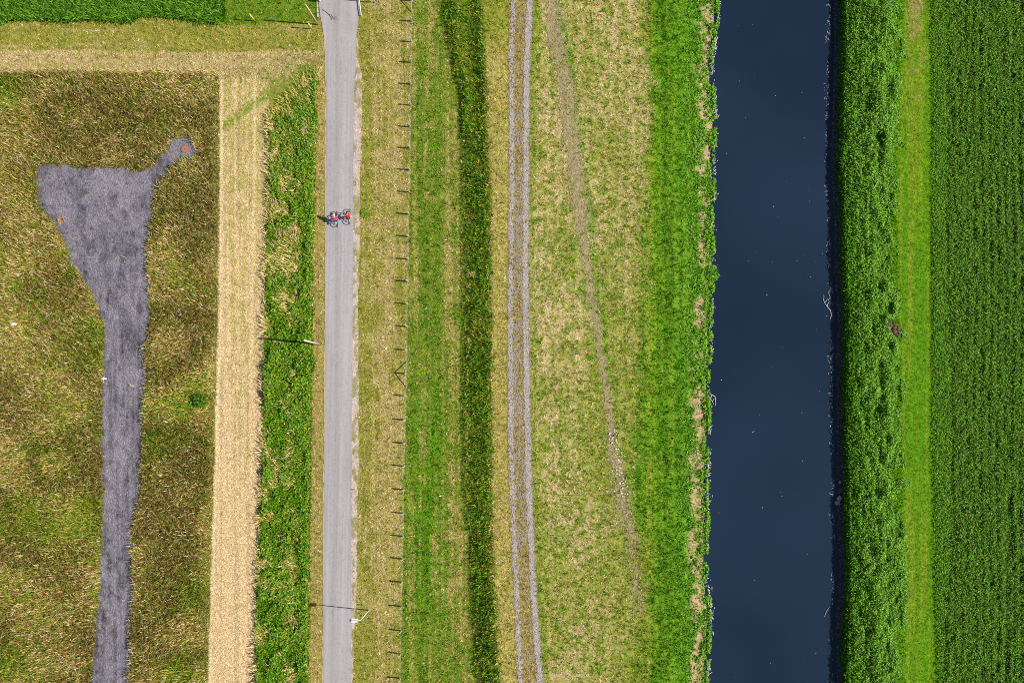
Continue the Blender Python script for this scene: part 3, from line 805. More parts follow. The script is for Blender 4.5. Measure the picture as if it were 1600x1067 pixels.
az = np.pi / 2 + RNG.normal(0, .7, n)
fo = flecks('foam', uu, vv, np.full(n, WATER_Z + .008), np.concatenate([RNG.uniform(.02, .06, len(u)), RNG.uniform(.02, .05, len(u2)), RNG.uniform(.02, .05, 50)]), cc, elong=np.concatenate([RNG.uniform(1, 4.5, len(u)), RNG.uniform(1, 4.5, len(u2)), RNG.uniform(1, 1.6, 50)]), az=az)
tag(fo, 'white foam scraps and dry stalks along the waterline', 'foam', kind='stuff')

u = RNG.normal(0, 6, 90); v = RNG.uniform(670, 780, 90); u = u + TRAIL(v) + 4
fl = flecks('white_flowers', u, v, ground_z(u, v) + .14, RNG.uniform(.03, .08, 90), np.repeat(s2l(236, 226, 212)[None], 90, 0))
tag(fl, 'scatter of small white flowers on the trail', 'flowers', kind='stuff')
v = RNG.uniform(V0, V1, 2600); u = WAT_R(v) + RNG.uniform(-6, 14, 2600)
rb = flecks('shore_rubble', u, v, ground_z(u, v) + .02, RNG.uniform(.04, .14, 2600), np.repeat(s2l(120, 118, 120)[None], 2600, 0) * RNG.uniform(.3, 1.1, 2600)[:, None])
tag(rb, 'dark broken stones along the shaded far shore', 'rubble', kind='stuff')


# ------------------------------------------------------------------ mesh builder for things
class MB:
    def __init__(self): self.v = []; self.f = []

    def add(self, vs, fs):
        o = len(self.v); self.v += [tuple(p) for p in vs]; self.f += [tuple(i + o for i in f) for f in fs]; return self

    def box(self, c, s, rz=0.0, bev=.0):
        bm = bmesh.new(); bmesh.ops.create_cube(bm, size=1)
        for p in bm.verts: p.co = Vector((p.co.x * s[0], p.co.y * s[1], p.co.z * s[2]))
        if bev: bmesh.ops.bevel(bm, geom=list(bm.edges), offset=bev, segments=2, affect='EDGES')
        m = Matrix.Translation(c) @ Matrix.Rotation(rz, 4, 'Z')
        bm.verts.ensure_lookup_table()
        vs = [m @ p.co for p in bm.verts]; fs = [[p.index for p in f.verts] for f in bm.faces]; bm.free()
        return self.add(vs, fs)

    def tube(self, pts, r, n=10, cap=True):
        pts = [Vector(p) for p in pts]
        rs = r if isinstance(r, (list, tuple)) else [r] * len(pts)
        vs = []; fs = []
        ref = None
        for i, p in enumerate(pts):
            d = (pts[min(i + 1, len(pts) - 1)] - pts[max(i - 1, 0)]).normalized()
            if ref is None: ref = Vector((0, 0, 1)) if abs(d.z) < .9 else Vector((1, 0, 0))
            x = d.cross(ref).normalized(); y = x.cross(d).normalized(); ref = y
            for j in range(n):
                a = TAU * j / n; vs.append(p + (x * math.cos(a) + y * math.sin(a)) * rs[i])
        for i in range(len(pts) - 1):
            for j in range(n):
                fs.append((i * n + j, i * n + (j + 1) % n, (i + 1) * n + (j + 1) % n, (i + 1) * n + j))
        if cap:
            fs.append(tuple(range(n))); fs.append(tuple(range((len(pts) - 1) * n, len(pts) * n))[::-1])
        return self.add(vs, fs)

    def torus(self, c, R, r, axis, n=28, m=8):
        c = Vector(c); ax = Vector(axis).normalized(); e1 = ax.orthogonal().normalized(); e2 = ax.cross(e1)
        vs = []; fs = []
        for i in range(n):
            a = TAU * i / n; d = e1 * math.cos(a) + e2 * math.sin(a)
            for j in range(m):
                b_ = TAU * j / m; vs.append(c + d * (R + r * math.cos(b_)) + ax * r * math.sin(b_))
        for i in range(n):
            for j in range(m):
                fs.append((i * m + j, ((i + 1) % n) * m + j, ((i + 1) % n) * m + (j + 1) % m, i * m + (j + 1) % m))
        return self.add(vs, fs)

    def ball(self, c, r, sub=2, sq=(1, 1, 1), rough=0.0, seed=0, cut=None):
        bm = bmesh.new(); bmesh.ops.create_icosphere(bm, subdivisions=sub, radius=1)
        rr = random.Random(seed); bm.verts.ensure_lookup_table(); vs = []
        for p in bm.verts:
            k_ = r * (1 + rough * (rr.random() - .5)); q = Vector((p.co.x * sq[0], p.co.y * sq[1], p.co.z * sq[2])) * k_
            if cut is not None: q.z = max(q.z, cut)
            vs.append(Vector(c) + q)
        fs = [[p.index for p in f.verts] for f in bm.faces]; bm.free()
        return self.add(vs, fs)

    def build(self, name, mat, parent=None, loc=None, smooth=False, rot=None):
        me = bpy.data.meshes.new(name); me.from_pydata(self.v, [], self.f)
        bm = bmesh.new(); bm.from_mesh(me); bmesh.ops.recalc_face_normals(bm, faces=bm.faces); bm.to_mesh(me); bm.free()
        if smooth: me.polygons.foreach_set('use_smooth', np.ones(len(me.polygons), bool))
        me.materials.append(mat); me.update()
        o = bpy.data.objects.new(name, me); COL.objects.link(o)
        if parent: o.parent = parent
        if loc is not None: o.location = loc
        if rot is not None: o.rotation_euler = rot
        return o


def at(u, v, dz=0.0):
    z = float(ground_z(np.array([u]), np.array([v]))[0])
    X, Y, Z = P(np.array([u]), np.array([v]), z)
    return Vector((float(X[0]), float(Y[0]), z + dz))


def empty(name, loc, rz=0.0):
    o = bpy.data.objects.new(name, None); COL.objects.link(o); o.location = loc; o.rotation_euler = (0, 0, rz)
    o.empty_display_size = .3
    return o


def copy_tree(o, parent=None):
    c = o.copy(); COL.objects.link(c); c.parent = parent
    for ch in list(o.children): copy_tree(ch, c)
    return c


M_GALV = simple('galvanised_steel', (.42, .43, .44), .45, .6, .12, 14)
M_LIGHT = simple('pale_grey_paint', (.74, .76, .78), .4, 0, .06, 6)
M_DGREY = simple('dark_grey_plastic', (.10, .11, .14), .5)
M_WOOD = simple('weathered_wood', (.42, .34, .27), .8, 0, .3, 9)
M_WOODP = simple('orange_brown_wood', (.56, .34, .19), .7, 0, .2, 9)
M_YELLOW = simple('yellow_paint', (.85, .66, .08), .45, 0, .08, 6)
M_ORANGE = simple('orange_cap', (.80, .25, .07), .5, 0, .1, 6)
M_WHITE = simple('white_paint', (.82, .81, .79), .5, 0, .06, 7)
M_BLACK = simple('black_rubber', (.012, .012, .015), .6, 0, .1, 9)
M_STONE = simple('grey_stone', (.30, .30, .31), .85, 0, .3, 5)
M_POST = simple('grey_green_post', (.36, .36, .32), .75, 0, .2, 7)
M_DRIFT = simple('bleached_wood', (.48, .45, .43), .8, 0, .25, 9)
M_RUST = simple('rusty_iron', (.33, .11, .07), .85, 0, .25, 12)
M_KERB = simple('kerb_stone', (.46, .40, .36), .85, 0, .2, 4)
M_TWIG = simple('dry_twig', (.13, .10, .085), .9, 0, .3, 9)
M_TARP = simple('grey_dry_leaf', (.26, .23, .22), .9, 0, .3, 9)

# fence: one thing, each post a part
fz = empty('wire_fence', at(635, 584))
tag(fz, 'long wire fence on slim posts between the mown strip and the green meadow', 'fence')
FV = [-100, -66, -32, 2, 34, 66, 98, 132, 165, 199, 232, 266, 300.5, 335, 370, 405, 440, 475, 510.5, 547, 584, 619, 656, 692, 728, 765, 801.5, 837.5, 873, 909, 947, 985, 1021, 1059, 1096, 1133]
F0 = Vector(fz.location)
tops = []
pm = None
for i, q in enumerate(FV):
    p = at(float(FENCE(q)), q) - F0
    big = q in (2, 584)
    if big:
        o = MB().tube([(0, 0, -.05), (0, 0, 1.16)], .065, 10).ball((0, 0, 1.16), .065, 1).build('strainer_post', M_POST, fz, p)
    elif pm is None:
        pm = MB().box((0, 0, .52), (.14, .14, 1.16), bev=.012).box((0, 0, 1.11), (.11, .11, .024)).build('post', M_POST, fz, p)
    else:
        o = pm.copy(); COL.objects.link(o); o.parent = fz; o.location = p
        o.rotation_euler = (random.Random(i).uniform(-.03, .03), random.Random(i + 50).uniform(-.03, .03), 0)
    tops.append(p)
for q, q2s in ((584, (563, 606)), (2, (22, -18))):
    a = at(float(FENCE(q)), q) - F0
    for q2 in q2s:
        b_ = at(float(FENCE(q2)), q2) - F0
        MB().tube([b_ + Vector((0, 0, -.03)), a + Vector((0, 0, 1.08))], .045, 8).build('brace', M_GALV, fz)
for hz in (.30, .62, .98):
    pts = []
    for i, p in enumerate(tops):
        pts.append(p + Vector((.045, 0, hz)))
        if i + 1 < len(tops): pts.append((p + tops[i + 1]) / 2 + Vector((.045, 0, hz - .02)))
    MB().tube(pts, .0035, 5).build('wire', M_POST, fz)

# street lamp by the path, lamp head over the path edge
lp = empty('street_lamp', at(576.5, 953))
tag(lp, 'pale metal street lamp with flat panel head at the path edge', 'street lamp')
MB().tube([(0, 0, 0), (0, 0, .9), (0, 0, 4.35)], [.06, .05, .04], 14).build('pole', M_LIGHT, lp, smooth=True)
MB().tube([(0, 0, 0), (0, 0, .05)], .14, 14).build('base_plate', M_GALV, lp)
MB().tube([(.05, 0, 4.32), (-.28, 0, 4.40)], .035, 10).build('arm', M_LIGHT, lp)
hd = MB().box((-.62, 0, 4.42), (.62, .36, .09), bev=.02).box((-.62, .10, 4.472), (.56, .05, .012)).box((-.62, -.10, 4.472), (.56, .05, .012)).build('lamp_head', M_LIGHT, lp)
MB().box((-1.02, 0, 4.41), (.18, .30, .07), bev=.015).build('end_cap', M_DGREY, hd)
MB().box((-.62, 0, 4.368), (.50, .28, .012)).build('lens', simple('lamp_lens', (.6, .6, .58), .2), hd)
MB().box((-.62, 0, 4.471), (.58, .07, .01)).build('cooling_strip', M_DGREY, hd)

# two bare poles
pw = empty('wooden_pole', at(500, 538))
tag(pw, 'weathered grey wooden pole with pale top halfway along the path', 'pole')
MB().tube([(0, 0, -.1), (-.06, .01, 2.6), (-.13, .03, 5.25)], [.12, .11, .095], 12).build('shaft', M_WOOD, pw, smooth=True)
MB().tube([(-.13, .03, 5.25), (-.14, .03, 5.42)], [.11, .10], 12).build('metal_cap', M_WHITE, pw)
MB().box((-.09, .12, 4.3), (.07, .05, 1.2)).build('conduit', M_GALV, pw)
po = empty('wooden_pole', at(497.5, 39))
tag(po, 'slim orange brown wooden pole beside the yellow marker post', 'pole')
MB().tube([(0, 0, -.1), (-.05, 0, 2.5), (-.10, .02, 5.1)], [.085, .08, .06], 12).build('shaft', M_WOODP, po, smooth=True)
MB().tube([(-.10, .02, 5.1), (-.10, .02, 5.2)], .065, 12).build('metal_cap', M_GALV, po)

# yellow marker posts
my = empty('marker_post', at(398.5, 33.5), .25)
tag(my, 'yellow marker post standing alone in the lawn beside the maize', 'marker post', 'yellow marker posts')
MB().tube([(0, 0, -.05), (0, 0, 1.82)], .055, 12).build('pipe', M_YELLOW, my, smooth=True)
MB().box((0, 0, 1.86), (.17, .13, .05), bev=.012).box((0, 0, 1.80), (.12, .12, .08)).build('roof_plate', M_ORANGE, my)
MB().box((0, -.062, 1.45), (.16, .012, .26), bev=.003).build('plate', M_WHITE, my)
m2 = copy_tree(my); m2.location = at(488, 46); m2['label'] = 'yellow marker post with orange cap next to the brown pole'

# kerbs and posts at the north end of the path
ke = empty('kerb_rail', at(562.5, 2))
tag(ke, 'low white rail curving along the right side of the path mouth', 'rail')
pts = [at(a, b_, .32) - ke.location for a, b_ in ((561.5, -40), (562, -18), (562.2, 0), (563.4, 12), (564.8, 22), (565, 26))]
MB().tube(pts, .045, 8).build('top_rail', M_LIGHT, ke)
for k_ in (0, 2, 3, 5):
    MB().tube([pts[k_] - Vector((0, 0, .36)), pts[k_]], .035, 8).build('post', M_LIGHT, ke)
kb = MB()
for i in range(9):
    a = at(497.3 + .09 * i * i * .12, -34 + 7.3 * i)
    kb.box(a + Vector((-.12, 0, .04)), (.16, .46, .16), bev=.015)
tag(kb.build('kerb_stone', M_KERB), 'row of pale kerb stones along the left side of the path mouth', 'kerb')
bo = empty('bollard', at(500.5, 3))
tag(bo, 'white and black bollard at the left corner of the path mouth', 'bollard')
MB().tube([(0, 0, 0), (0, 0, 1.0)], .10, 14).ball((0, 0, 1.0), .10, 2, cut=0).build('post', M_WHITE, bo, smooth=True)
MB().tube([(0, 0, .72), (0, 0, .86)], .103, 14).build('band', M_BLACK, bo)
tp = empty('sign_post', at(586, 4.5))
tag(tp, 'tall white post in the grass right of the path mouth', 'post')
MB().tube([(0, 0, -.05), (0, 0, 4.2)], .05, 12).build('pole', M_WHITE, tp, smooth=True)
MB().tube([(0, 0, 4.2), (0, 0, 4.26)], .06, 12).build('cap', M_DGREY, tp)
MB().tube([(0, 0, 0), (0, 0, .12)], .09, 12).build('collar', M_GALV, tp)

# manhole cover on the gravel
mh = empty('manhole_cover', at(289.5, 233.5, .04))
tag(mh, 'round rust red manhole cover on the gravel spur', 'manhole cover')
MB().tube([(0, 0, 0), (0, 0, .09)], .43, 32).build('ring', M_RUST, mh)
lid = MB().tube([(0, 0, .088), (0, 0, .105)], .34, 32)
for i in range(6):
    a = TAU * i / 6; lid.box((.2 * math.cos(a), .2 * math.sin(a), .108), (.13, .03, .012), a)
lid.build('lid', simple('rusty_lid', (.36, .13, .085), .85, 0, .25, 12), mh)
MB().tube([(0, 0, .104), (0, 0, .125)], .07, 14).build('hub', M_TWIG, mh)

# fallen twig on the asphalt
tw = MB()
def seg(pl, r): tw.tube([at(a, b_, .075) for a, b_ in pl], r, 6)
seg([(504.2, 16), (509, 19), (513.5, 23), (517, 27)], [.035, .04, .035, .03])
seg([(514, 23.5), (518, 24), (521, 28)], [.03, .022, .015]); seg([(517, 27), (522, 30), (528, 31)], [.03, .02, .012]); seg([(516, 26), (519, 31), (524, 32)], [.03, .02, .012]); seg([(519, 27), (525, 27), (528, 30)], [.02, .016, .01])
br = tw.build('fallen_twig', M_TWIG)
tag(br, 'dark dry twig with withered leaves lying on the path', 'twig')
rr = random.Random(4); lf = MB()
for i in range(46):
    a = at(517 + rr.random() * 10.5, 26 + rr.random() * 6 + 0, .07 + rr.random() * .05); an = rr.random() * TAU; L_ = .05 + rr.random() * .09
    d = Vector((math.cos(an), math.sin(an), rr.uniform(-.2, .3))) * L_; s_ = Vector((-math.sin(an), math.cos(an), rr.uniform(-.3, .3))) * L_ * .5
    lf.add([a - d, a + s_, a + d, a - s_], [(0, 1, 2, 3)])
lf.build('withered_leaves', M_TARP, br)

# white lump in the wild grass
wl = MB().ball((0, 0, .42), .30, 3, (1.15, .62, .62), .05, 3).build('white_canister', M_WHITE, None, at(25, 507), True)
tag(wl, 'small white oval container lying in the brown grass west of the gravel', 'container')
MB().ball((.36, 0, .42), .05, 2, (1.3, 1, 1)).build('neck', M_LIGHT, wl)


def stone(u, v, s, rz, label, seed, mat=M_STONE, flat=.5, dz=0.0, group=None, name='stone'):
    o = MB().box((0, 0, s * flat * .5), (s, s * .85, s * flat), rz, bev=s * .08)
    rr = random.Random(seed)
    o.v = [(x + rr.uniform(-.05, .05) * s, y + rr.uniform(-.05, .05) * s, z + rr.uniform(-.03, .03) * s) for x, y, z in o.v]
    o = o.build(name, mat, None, at(u, v, dz - .03))
    return tag(o, label, 'stone', group)


stone(1311.5, 753, .30, .5, 'lone grey block on the dark shore above the stone pair', 1, dz=.1)
stone(1310.5, 778, .52, .9, 'largest square grey block on the dark far shore', 2, dz=.1)
stone(1307.5, 785, .50, .25, 'grey block leaning below the largest square block on the shore', 3, dz=.1)
stone(1311, 787.5, .24, 1.0, 'small pale stone right beside the two grey shore blocks', 4, dz=.1)
# white rubble heap at the gravel edge
rr = random.Random(12)
hp = MB()
for i in range(26):
    hp.ball((rr.gauss(0, .15), rr.gauss(0, .15), rr.uniform(.03, .14)), rr.uniform(.04, .09), 1, (1, .8, .7), .5, i)
tag(hp.build('rubble_heap', M_WHITE, None, at(162, 592, .03)), 'small heap of white rubble at the left edge of the gravel lane', 'rubble heap')

# driftwood
def drift(label, base, lines, mat=M_DRIFT):
    o = MB(); b0 = at(*base); b0.z = WATER_Z
    for pl, r in lines:
        q = []
        for i, (a, b_) in enumerate(pl):
            X, Y, Z = P(np.array([a]), np.array([b_]), WATER_Z + .05)
            q.append(Vector((float(X[0]), float(Y[0]), WATER_Z + .03 + .04 * (i % 2))) - b0)
        o.tube(q, [x * .62 for x in r], 7)
    return tag(o.build('driftwood', mat, None, b0), label, 'driftwood')


drift('bleached forked dead branch lying in the water by the far bank', (1293, 480), [
    ([(1297, 484), (1292, 479), (1289, 474), (1286.5, 469), (1287.5, 463), (1286.5, 461)], [.07, .06, .05, .05, .04, .02]),
    ([(1292, 479), (1293, 475), (1296, 471)], [.05, .05, .03]), ([(1288, 473), (1291, 470), (1293, 467)], [.04, .04, .02]),
    ([(1294, 469), (1297, 465), (1295.5, 460), (1293.5, 455)], [.04, .04, .04, .025]), ([(1297, 484), (1299, 492), (1297, 499)], [.06, .05, .03])])
drift('pale forked driftwood against the left bank of the river', (1113, 622), [
    ([(1108, 614), (1112, 617), (1117, 619), (1118, 626), (1118, 634)], [.07, .08, .07, .05, .03]),
    ([(1112, 617), (1110, 623), (1113, 627), (1115, 632)], [.08, .06, .05, .03]), ([(1109, 625), (1107, 632)], [.05, .03]), ([(1113, 627), (1116, 622)], [.06, .04])])
drift('thin pale stick floating close to the lower far bank', (1290, 955), [([(1288, 963), (1290, 957), (1293, 952), (1296, 948)], [.03, .05, .04, .02])])


# brown debris heap on the far bank
rr = random.Random(33)
dh = MB()
for i in range(70):
    a_ = rr.random() * TAU; x = rr.gauss(0, .42); y = -.55 * x + rr.gauss(0, .22); L_ = rr.uniform(.15, .4); zz = rr.uniform(.06, .34)
    d_ = Vector((math.cos(a_), math.sin(a_), rr.uniform(-.3, .3))) * L_
    c_ = Vector((x, y, zz)); dh.tube([c_ - d_, c_ + Vector((0, 0, .03)), c_ + d_], [.02, .028, .012], 5)
for i in range(14):
    x = rr.gauss(0, .35); dh.ball((x, -.55 * x + rr.gauss(0, .15), .08), rr.uniform(.08, .16), 2, (1.2, 1, .6), .3, i)
tag(dh.build('debris_heap', simple('brown_debris', tuple(s2l(128, 98, 88)), .9, 0, .4, 6), None, at(1395, 514)), 'heap of brown twigs and earth in the far bank reeds', 'debris heap')


# small countable tufts and shrubs standing apart
def shrub(name, label, cat, u, v, r, h, cols, n, seed, upright=False, leaf=(.16, .34)):
    root = empty(name, at(u, v)); tag(root, label, cat)
    g_ = np.random.default_rng(seed)
    a = g_.uniform(0, TAU, n); q = np.sqrt(g_.random(n)); lump = .7 + .5 * vnoise(a * 1.2 + seed, q * 3, seed)
    rad = q * r * lump; hz = h * (1 - .65 * q ** 2) * g_.uniform(.35, 1.0, n)
    c = np.stack([rad * np.cos(a), rad * np.sin(a), hz + .05], 1)
    az = a + g_.normal(0, .9, n); ti = np.radians(g_.normal(10 if not upright else 45, 28, n)); L_ = g_.uniform(*leaf, n)[:, None]
    d = np.stack([np.cos(az) * np.cos(ti), np.sin(az) * np.cos(ti), np.sin(ti)], 1); s_ = np.stack([-np.sin(az), np.cos(az), g_.uniform(-.4, .4, n)], 1) * L_ * (.24 if not upright else .12)
    vert = np.stack([c - d * L_ * .5, c + s_, c + d * L_ * .5, c - s_], 1).reshape(-1, 3)
    cl_ = np.array(cols)[g_.integers(0, len(cols), n)] * g_.uniform(.7, 1.25, n)[:, None]
    f = np_mesh('foliage', vert, np.arange(4 * n), np.full(n, 4), M_LEAF, np.repeat(cl_, 4, 0)); f.parent = root
    st = MB()
    for i in range(7):
        t = TAU * i / 7; st.tube([(0, 0, -.05), (.25 * r * math.cos(t), .25 * r * math.sin(t), h * .4), (.55 * r * math.cos(t), .55 * r * math.sin(t), h * .7)], [.02, .015, .008], 5)
    st.build('stem', M_TWIG, root)
    return root


shrub('shrub', 'bushy dark shrub with glossy leaves just below the grey pole', 'shrub', 474, 568, 1.35, 1.0, [PAL[3], PAL[5], PAL[2], PAL[5]], 1500, 5)
shrub('shrub', 'round green bush in the wild grass left of the stubble', 'shrub', 313, 626, 1.0, .9, [PAL[3], PAL[5], PAL[5]], 800, 6)
shrub('shrub', 'bushy green plant bulging over the water on the left bank', 'shrub', 1111, 427, .8, .4, [PAL[3], PAL[5], PAL[4], PAL[11]], 800, 7)
shrub('weed', 'small green weed on the gravel beside the manhole cover', 'weed', 287, 245.5, .28, .22, [PAL[3], PAL[2], PAL[11]], 130, 8, leaf=(.1, .2))
shrub('dry_tuft', 'orange tan dry grass tuft at the west side of the gravel yard', 'grass tuft', 96, 344.5, .38, .25, [s2l(190, 154, 104), PAL[0], s2l(170, 140, 90)], 200, 9, True, (.15, .3))
shrub('weed', 'bright green weed clump on the mown strip right of the cyclists', 'weed', 570, 334, .50, .16, [PAL[3], PAL[4], PAL[2]], 170, 10, leaf=(.1, .2))


# ------------------------------------------------------------------ bicycles and riders
def skin(name, joints, links, mat, parent, root='pelvis', sub=2):
    names = list(joints); idx = {k_: i for i, k_ in enumerate(names)}
    me = bpy.data.meshes.new(name)
    me.from_pydata([joints[k_][0] for k_ in names], [(idx[a], idx[b_]) for a, b_ in links], [])
    o = bpy.data.objects.new(name, me); COL.objects.link(o)
    md = o.modifiers.new('skin', 'SKIN'); sb = o.modifiers.new('sub', 'SUBSURF'); sb.levels = sub; sb.render_levels = sub
    for i, k_ in enumerate(names):
        r = joints[k_][1]; sv = me.skin_vertices[0].data[i]
        sv.radius = (r, r) if np.isscalar(r) else r; sv.use_root = (k_ == root)
    bpy.context.view_layer.update()
    ev = o.evaluated_get(bpy.context.evaluated_depsgraph_get())
    m2 = bpy.data.meshes.new_from_object(ev)
    o.modifiers.clear(); o.data = m2; bpy.data.meshes.remove(me)
    m2.name = name; m2.materials.clear(); m2.materials.append(mat)
    m2.polygons.foreach_set('use_smooth', np.ones(len(m2.polygons), bool))
    if parent: o.parent = parent
    return o


M_SKIN = simple('skin', (.62, .36, .26), .55, 0, .06, 20)
M_HAIR = simple('brown_hair', (.06, .035, .02), .7)


def bicycle(loc, rz, label, frame_m, sw=.12):
    r = empty('bicycle', loc, rz); tag(r, label, 'bicycle')
    R = .345; RA = Vector((0, -.53, R)); FA = Vector((0, .54, R)); BB = Vector((0, -.08, .29))
    ST = Vector((0, -.20, .80)); HT = Vector((0, .33, .86)); HB = Vector((0, .37, .70))
    fr = MB().tube([BB, HB], .024, 8).tube([ST, HT], .02, 8).tube([BB, ST], .02, 8).tube([HB, HT], .024, 8)
    for s in (-1, 1):
        fr.tube([BB + Vector((s * .03, 0, 0)), RA + Vector((s * .06, 0, 0))], .012, 6).tube([ST + Vector((s * .015, 0, -.05)), RA + Vector((s * .06, 0, 0))], .010, 6)
    fr.build('frame', frame_m, r)
    fk = MB()
    for s in (-1, 1): fk.tube([HB + Vector((s * .04, 0, -.02)), FA + Vector((s * .05, 0, 0))], .014, 6)
    fk.box((0, .37, .70), (.12, .04, .04)).build('fork', frame_m, r)
    for A in (RA, FA):
        wh = empty('wheel', A); wh.parent = r
        MB().torus((0, 0, 0), R - .028, .034, (1, 0, 0)).build('tyre', M_BLACK, wh, smooth=True)
        MB().torus((0, 0, 0), R - .05, .012, (1, 0, 0), 28, 6).build('rim', M_GALV, wh)
        sp = MB().tube([(-.05, 0, 0), (.05, 0, 0)], .022, 8)
        for i in range(14):
            a = TAU * i / 14; sp.tube([(.02 * (-1) ** i, 0, 0), (0, (R - .05) * math.cos(a), (R - .05) * math.sin(a))], .0035, 4)
        sp.build('spokes', M_GALV, wh)
    MB().tube([HT, (0, .36, .98), (0, .40, 1.02)], .016, 8).build('stem', M_DGREY, r)
    MB().tube([(-.31, .32, 1.03), (-.18, .39, 1.03), (0, .41, 1.02), (.18, .39, 1.03), (.31, .32, 1.03)], .015, 8).build('handlebar', M_BLACK, r)
    for s in (-1, 1): MB().tube([(s * .22, .37, 1.03), (s * .33, .31, 1.03)], .020, 8).build('grip', M_BLACK, r)
    MB().tube([ST, (0, -.235, .93)], .014, 8).build('seat_post', M_GALV, r)
    sa = MB().ball((0, -.27, .955), .13, 2, (.62, 1.0, .28), 0).ball((0, -.14, .955), .05, 2, (.6, 1.6, .4), 0)
    sa.build('saddle', M_BLACK, r, smooth=True)
    cr = MB().torus(BB, .085, .010, (1, 0, 0), 20, 6)
    cr.tube([BB + Vector((.05, 0, 0)), BB + Vector((.08, .08, -.15))], .012, 6).tube([BB + Vector((-.05, 0, 0)), BB + Vector((-.08, -.08, .15))], .012, 6)
    cr.build('crank', M_GALV, r)
    for s, q in ((1, (.13, .08, -.15)), (-1, (-.13, -.08, .15))):
        MB().box(BB + Vector(q), (.10, .09, .025), bev=.005).build('pedal', M_BLACK, r)
    return r


def rider(loc, rz, label, jersey_m, shorts_m, helmet_m, shoe_m, lean=0.0, turn=0.0, bare=True):
    r = empty('person', loc, rz); tag(r, label, 'person')
    hp_ = Vector((0, -.27, 1.02)); ch = Vector((0, .02, 1.36)); nk = Vector((0, .12, 1.49)); hd_ = Vector((0, .20, 1.62))
    BB = Vector((0, -.08, .29))
    J = {'pelvis': (hp_, .125), 'waist': (hp_.lerp(ch, .45), (.140, .105)), 'chest': (ch, (.15, .11)), 'neckb': (nk, .055), 'head0': (hd_ + Vector((0, -.01, -.05)), .075), 'head1': (hd_ + Vector((0, 0, .03)), .10), 'crown': (hd_ + Vector((0, -.01, .12)), .07),
         'nose': (hd_ + Vector((0, .115, .0)), .016)}
    Lk = [('pelvis', 'waist'), ('waist', 'chest'), ('chest', 'neckb'), ('neckb', 'head0'), ('head0', 'head1'), ('head1', 'crown'), ('head1', 'nose')]
    for s, nm, ped in ((1, 'r', (.125, .08, -.15)), (-1, 'l', (-.125, -.08, .15))):
        foot = BB + Vector(ped)
        hip = hp_ + Vector((s * .09, .02, -.03)); ank = foot + Vector((0, -.06, .10)); kn = hip.lerp(ank, .5)
        dlt = (ank - hip).length; out = math.sqrt(max(0, .44 ** 2 - (dlt / 2) ** 2)); kn = kn + Vector((s * .03, out * .92, out * .35))
        J['hip' + nm] = (hip, .098); J['thigh' + nm] = (hip.lerp(kn, .5), .082); J['knee' + nm] = (kn, .060); J['calf' + nm] = (kn.lerp(ank, .4), .055); J['ankle' + nm] = (ank, .037); J['heel' + nm] = (foot + Vector((0, -.07, .045)), .036); J['toe' + nm] = (foot + Vector((0, .13, .035)), .034)
        Lk += [('pelvis', 'hip' + nm), ('hip' + nm, 'thigh' + nm), ('thigh' + nm, 'knee' + nm), ('knee' + nm, 'calf' + nm), ('calf' + nm, 'ankle' + nm), ('ankle' + nm, 'heel' + nm), ('heel' + nm, 'toe' + nm)]
        sh_ = ch + Vector((s * .19, .04, .05)); wr_ = Vector((s * .285, .30, 1.075)); el = sh_.lerp(wr_, .52) + Vector((s * .085, -.02, -.05))
        J['sho' + nm] = (sh_, .062); J['elb' + nm] = (el, .043); J['wri' + nm] = (wr_, .028); J['palm' + nm] = (wr_ + Vector((0, .055, -.008)), (.036, .018))
        Lk += [('chest', 'sho' + nm), ('sho' + nm, 'elb' + nm), ('elb' + nm, 'wri' + nm), ('wri' + nm, 'palm' + nm)]
        for f in range(4):
            x = (f - 1.5) * .019; ln = (.062, .072, .068, .054)[f]
            b0 = wr_ + Vector((x, .082, -.008)); k1 = b0 + Vector((0, ln * .5, -.012)); k2 = k1 + Vector((0, .008, -.032)); k3 = k2 + Vector((0, -.026, -.016))
            for t_, (pt, rd) in enumerate(((b0, .0095), (k1, .009), (k2, .0085), (k3, .0075))):
                J[f'f{f}{t_}{nm}'] = (pt, rd)
            Lk += [('palm' + nm, f'f{f}0{nm}'), (f'f{f}0{nm}', f'f{f}1{nm}'), (f'f{f}1{nm}', f'f{f}2{nm}'), (f'f{f}2{nm}', f'f{f}3{nm}')]
        t0 = wr_ + Vector((-s * .040, .035, -.012)); t1 = t0 + Vector((-s * .012, .030, -.022)); t2 = t1 + Vector((s * .004, .018, -.022))
        J['t0' + nm] = (t0, .011); J['t1' + nm] = (t1, .010); J['t2' + nm] = (t2, .008)
        Lk += [('palm' + nm, 't0' + nm), ('t0' + nm, 't1' + nm), ('t1' + nm, 't2' + nm)]
    skin('body', J, Lk, M_SKIN, r)
    g_ = lambda k_, e: (J[k_][0], (J[k_][1][0] + e, J[k_][1][1] + e) if not np.isscalar(J[k_][1]) else J[k_][1] + e)
    top = {k_: g_(k_, .034) for k_ in ('pelvis', 'waist', 'chest', 'shor', 'shol')}
    for nm in 'rl':
        top['slv' + nm] = (J['sho' + nm][0].lerp(J['elb' + nm][0], .8), .070)
    top['collar'] = (J['chest'][0].lerp(J['neckb'][0], .6), .085)
    skin('jersey', top, [('pelvis', 'waist'), ('waist', 'chest'), ('chest', 'collar')] + [('chest', 'sho' + n_) for n_ in 'rl'] + [('sho' + n_, 'slv' + n_) for n_ in 'rl'], jersey_m, r)
    low = {'pelvis': g_('pelvis', .012)}
    for nm in 'rl':
        low['hip' + nm] = g_('hip' + nm, .014); low['th' + nm] = (J['hip' + nm][0].lerp(J['knee' + nm][0], .5), .096); low['ke' + nm] = (J['hip' + nm][0].lerp(J['knee' + nm][0], .85), .080)
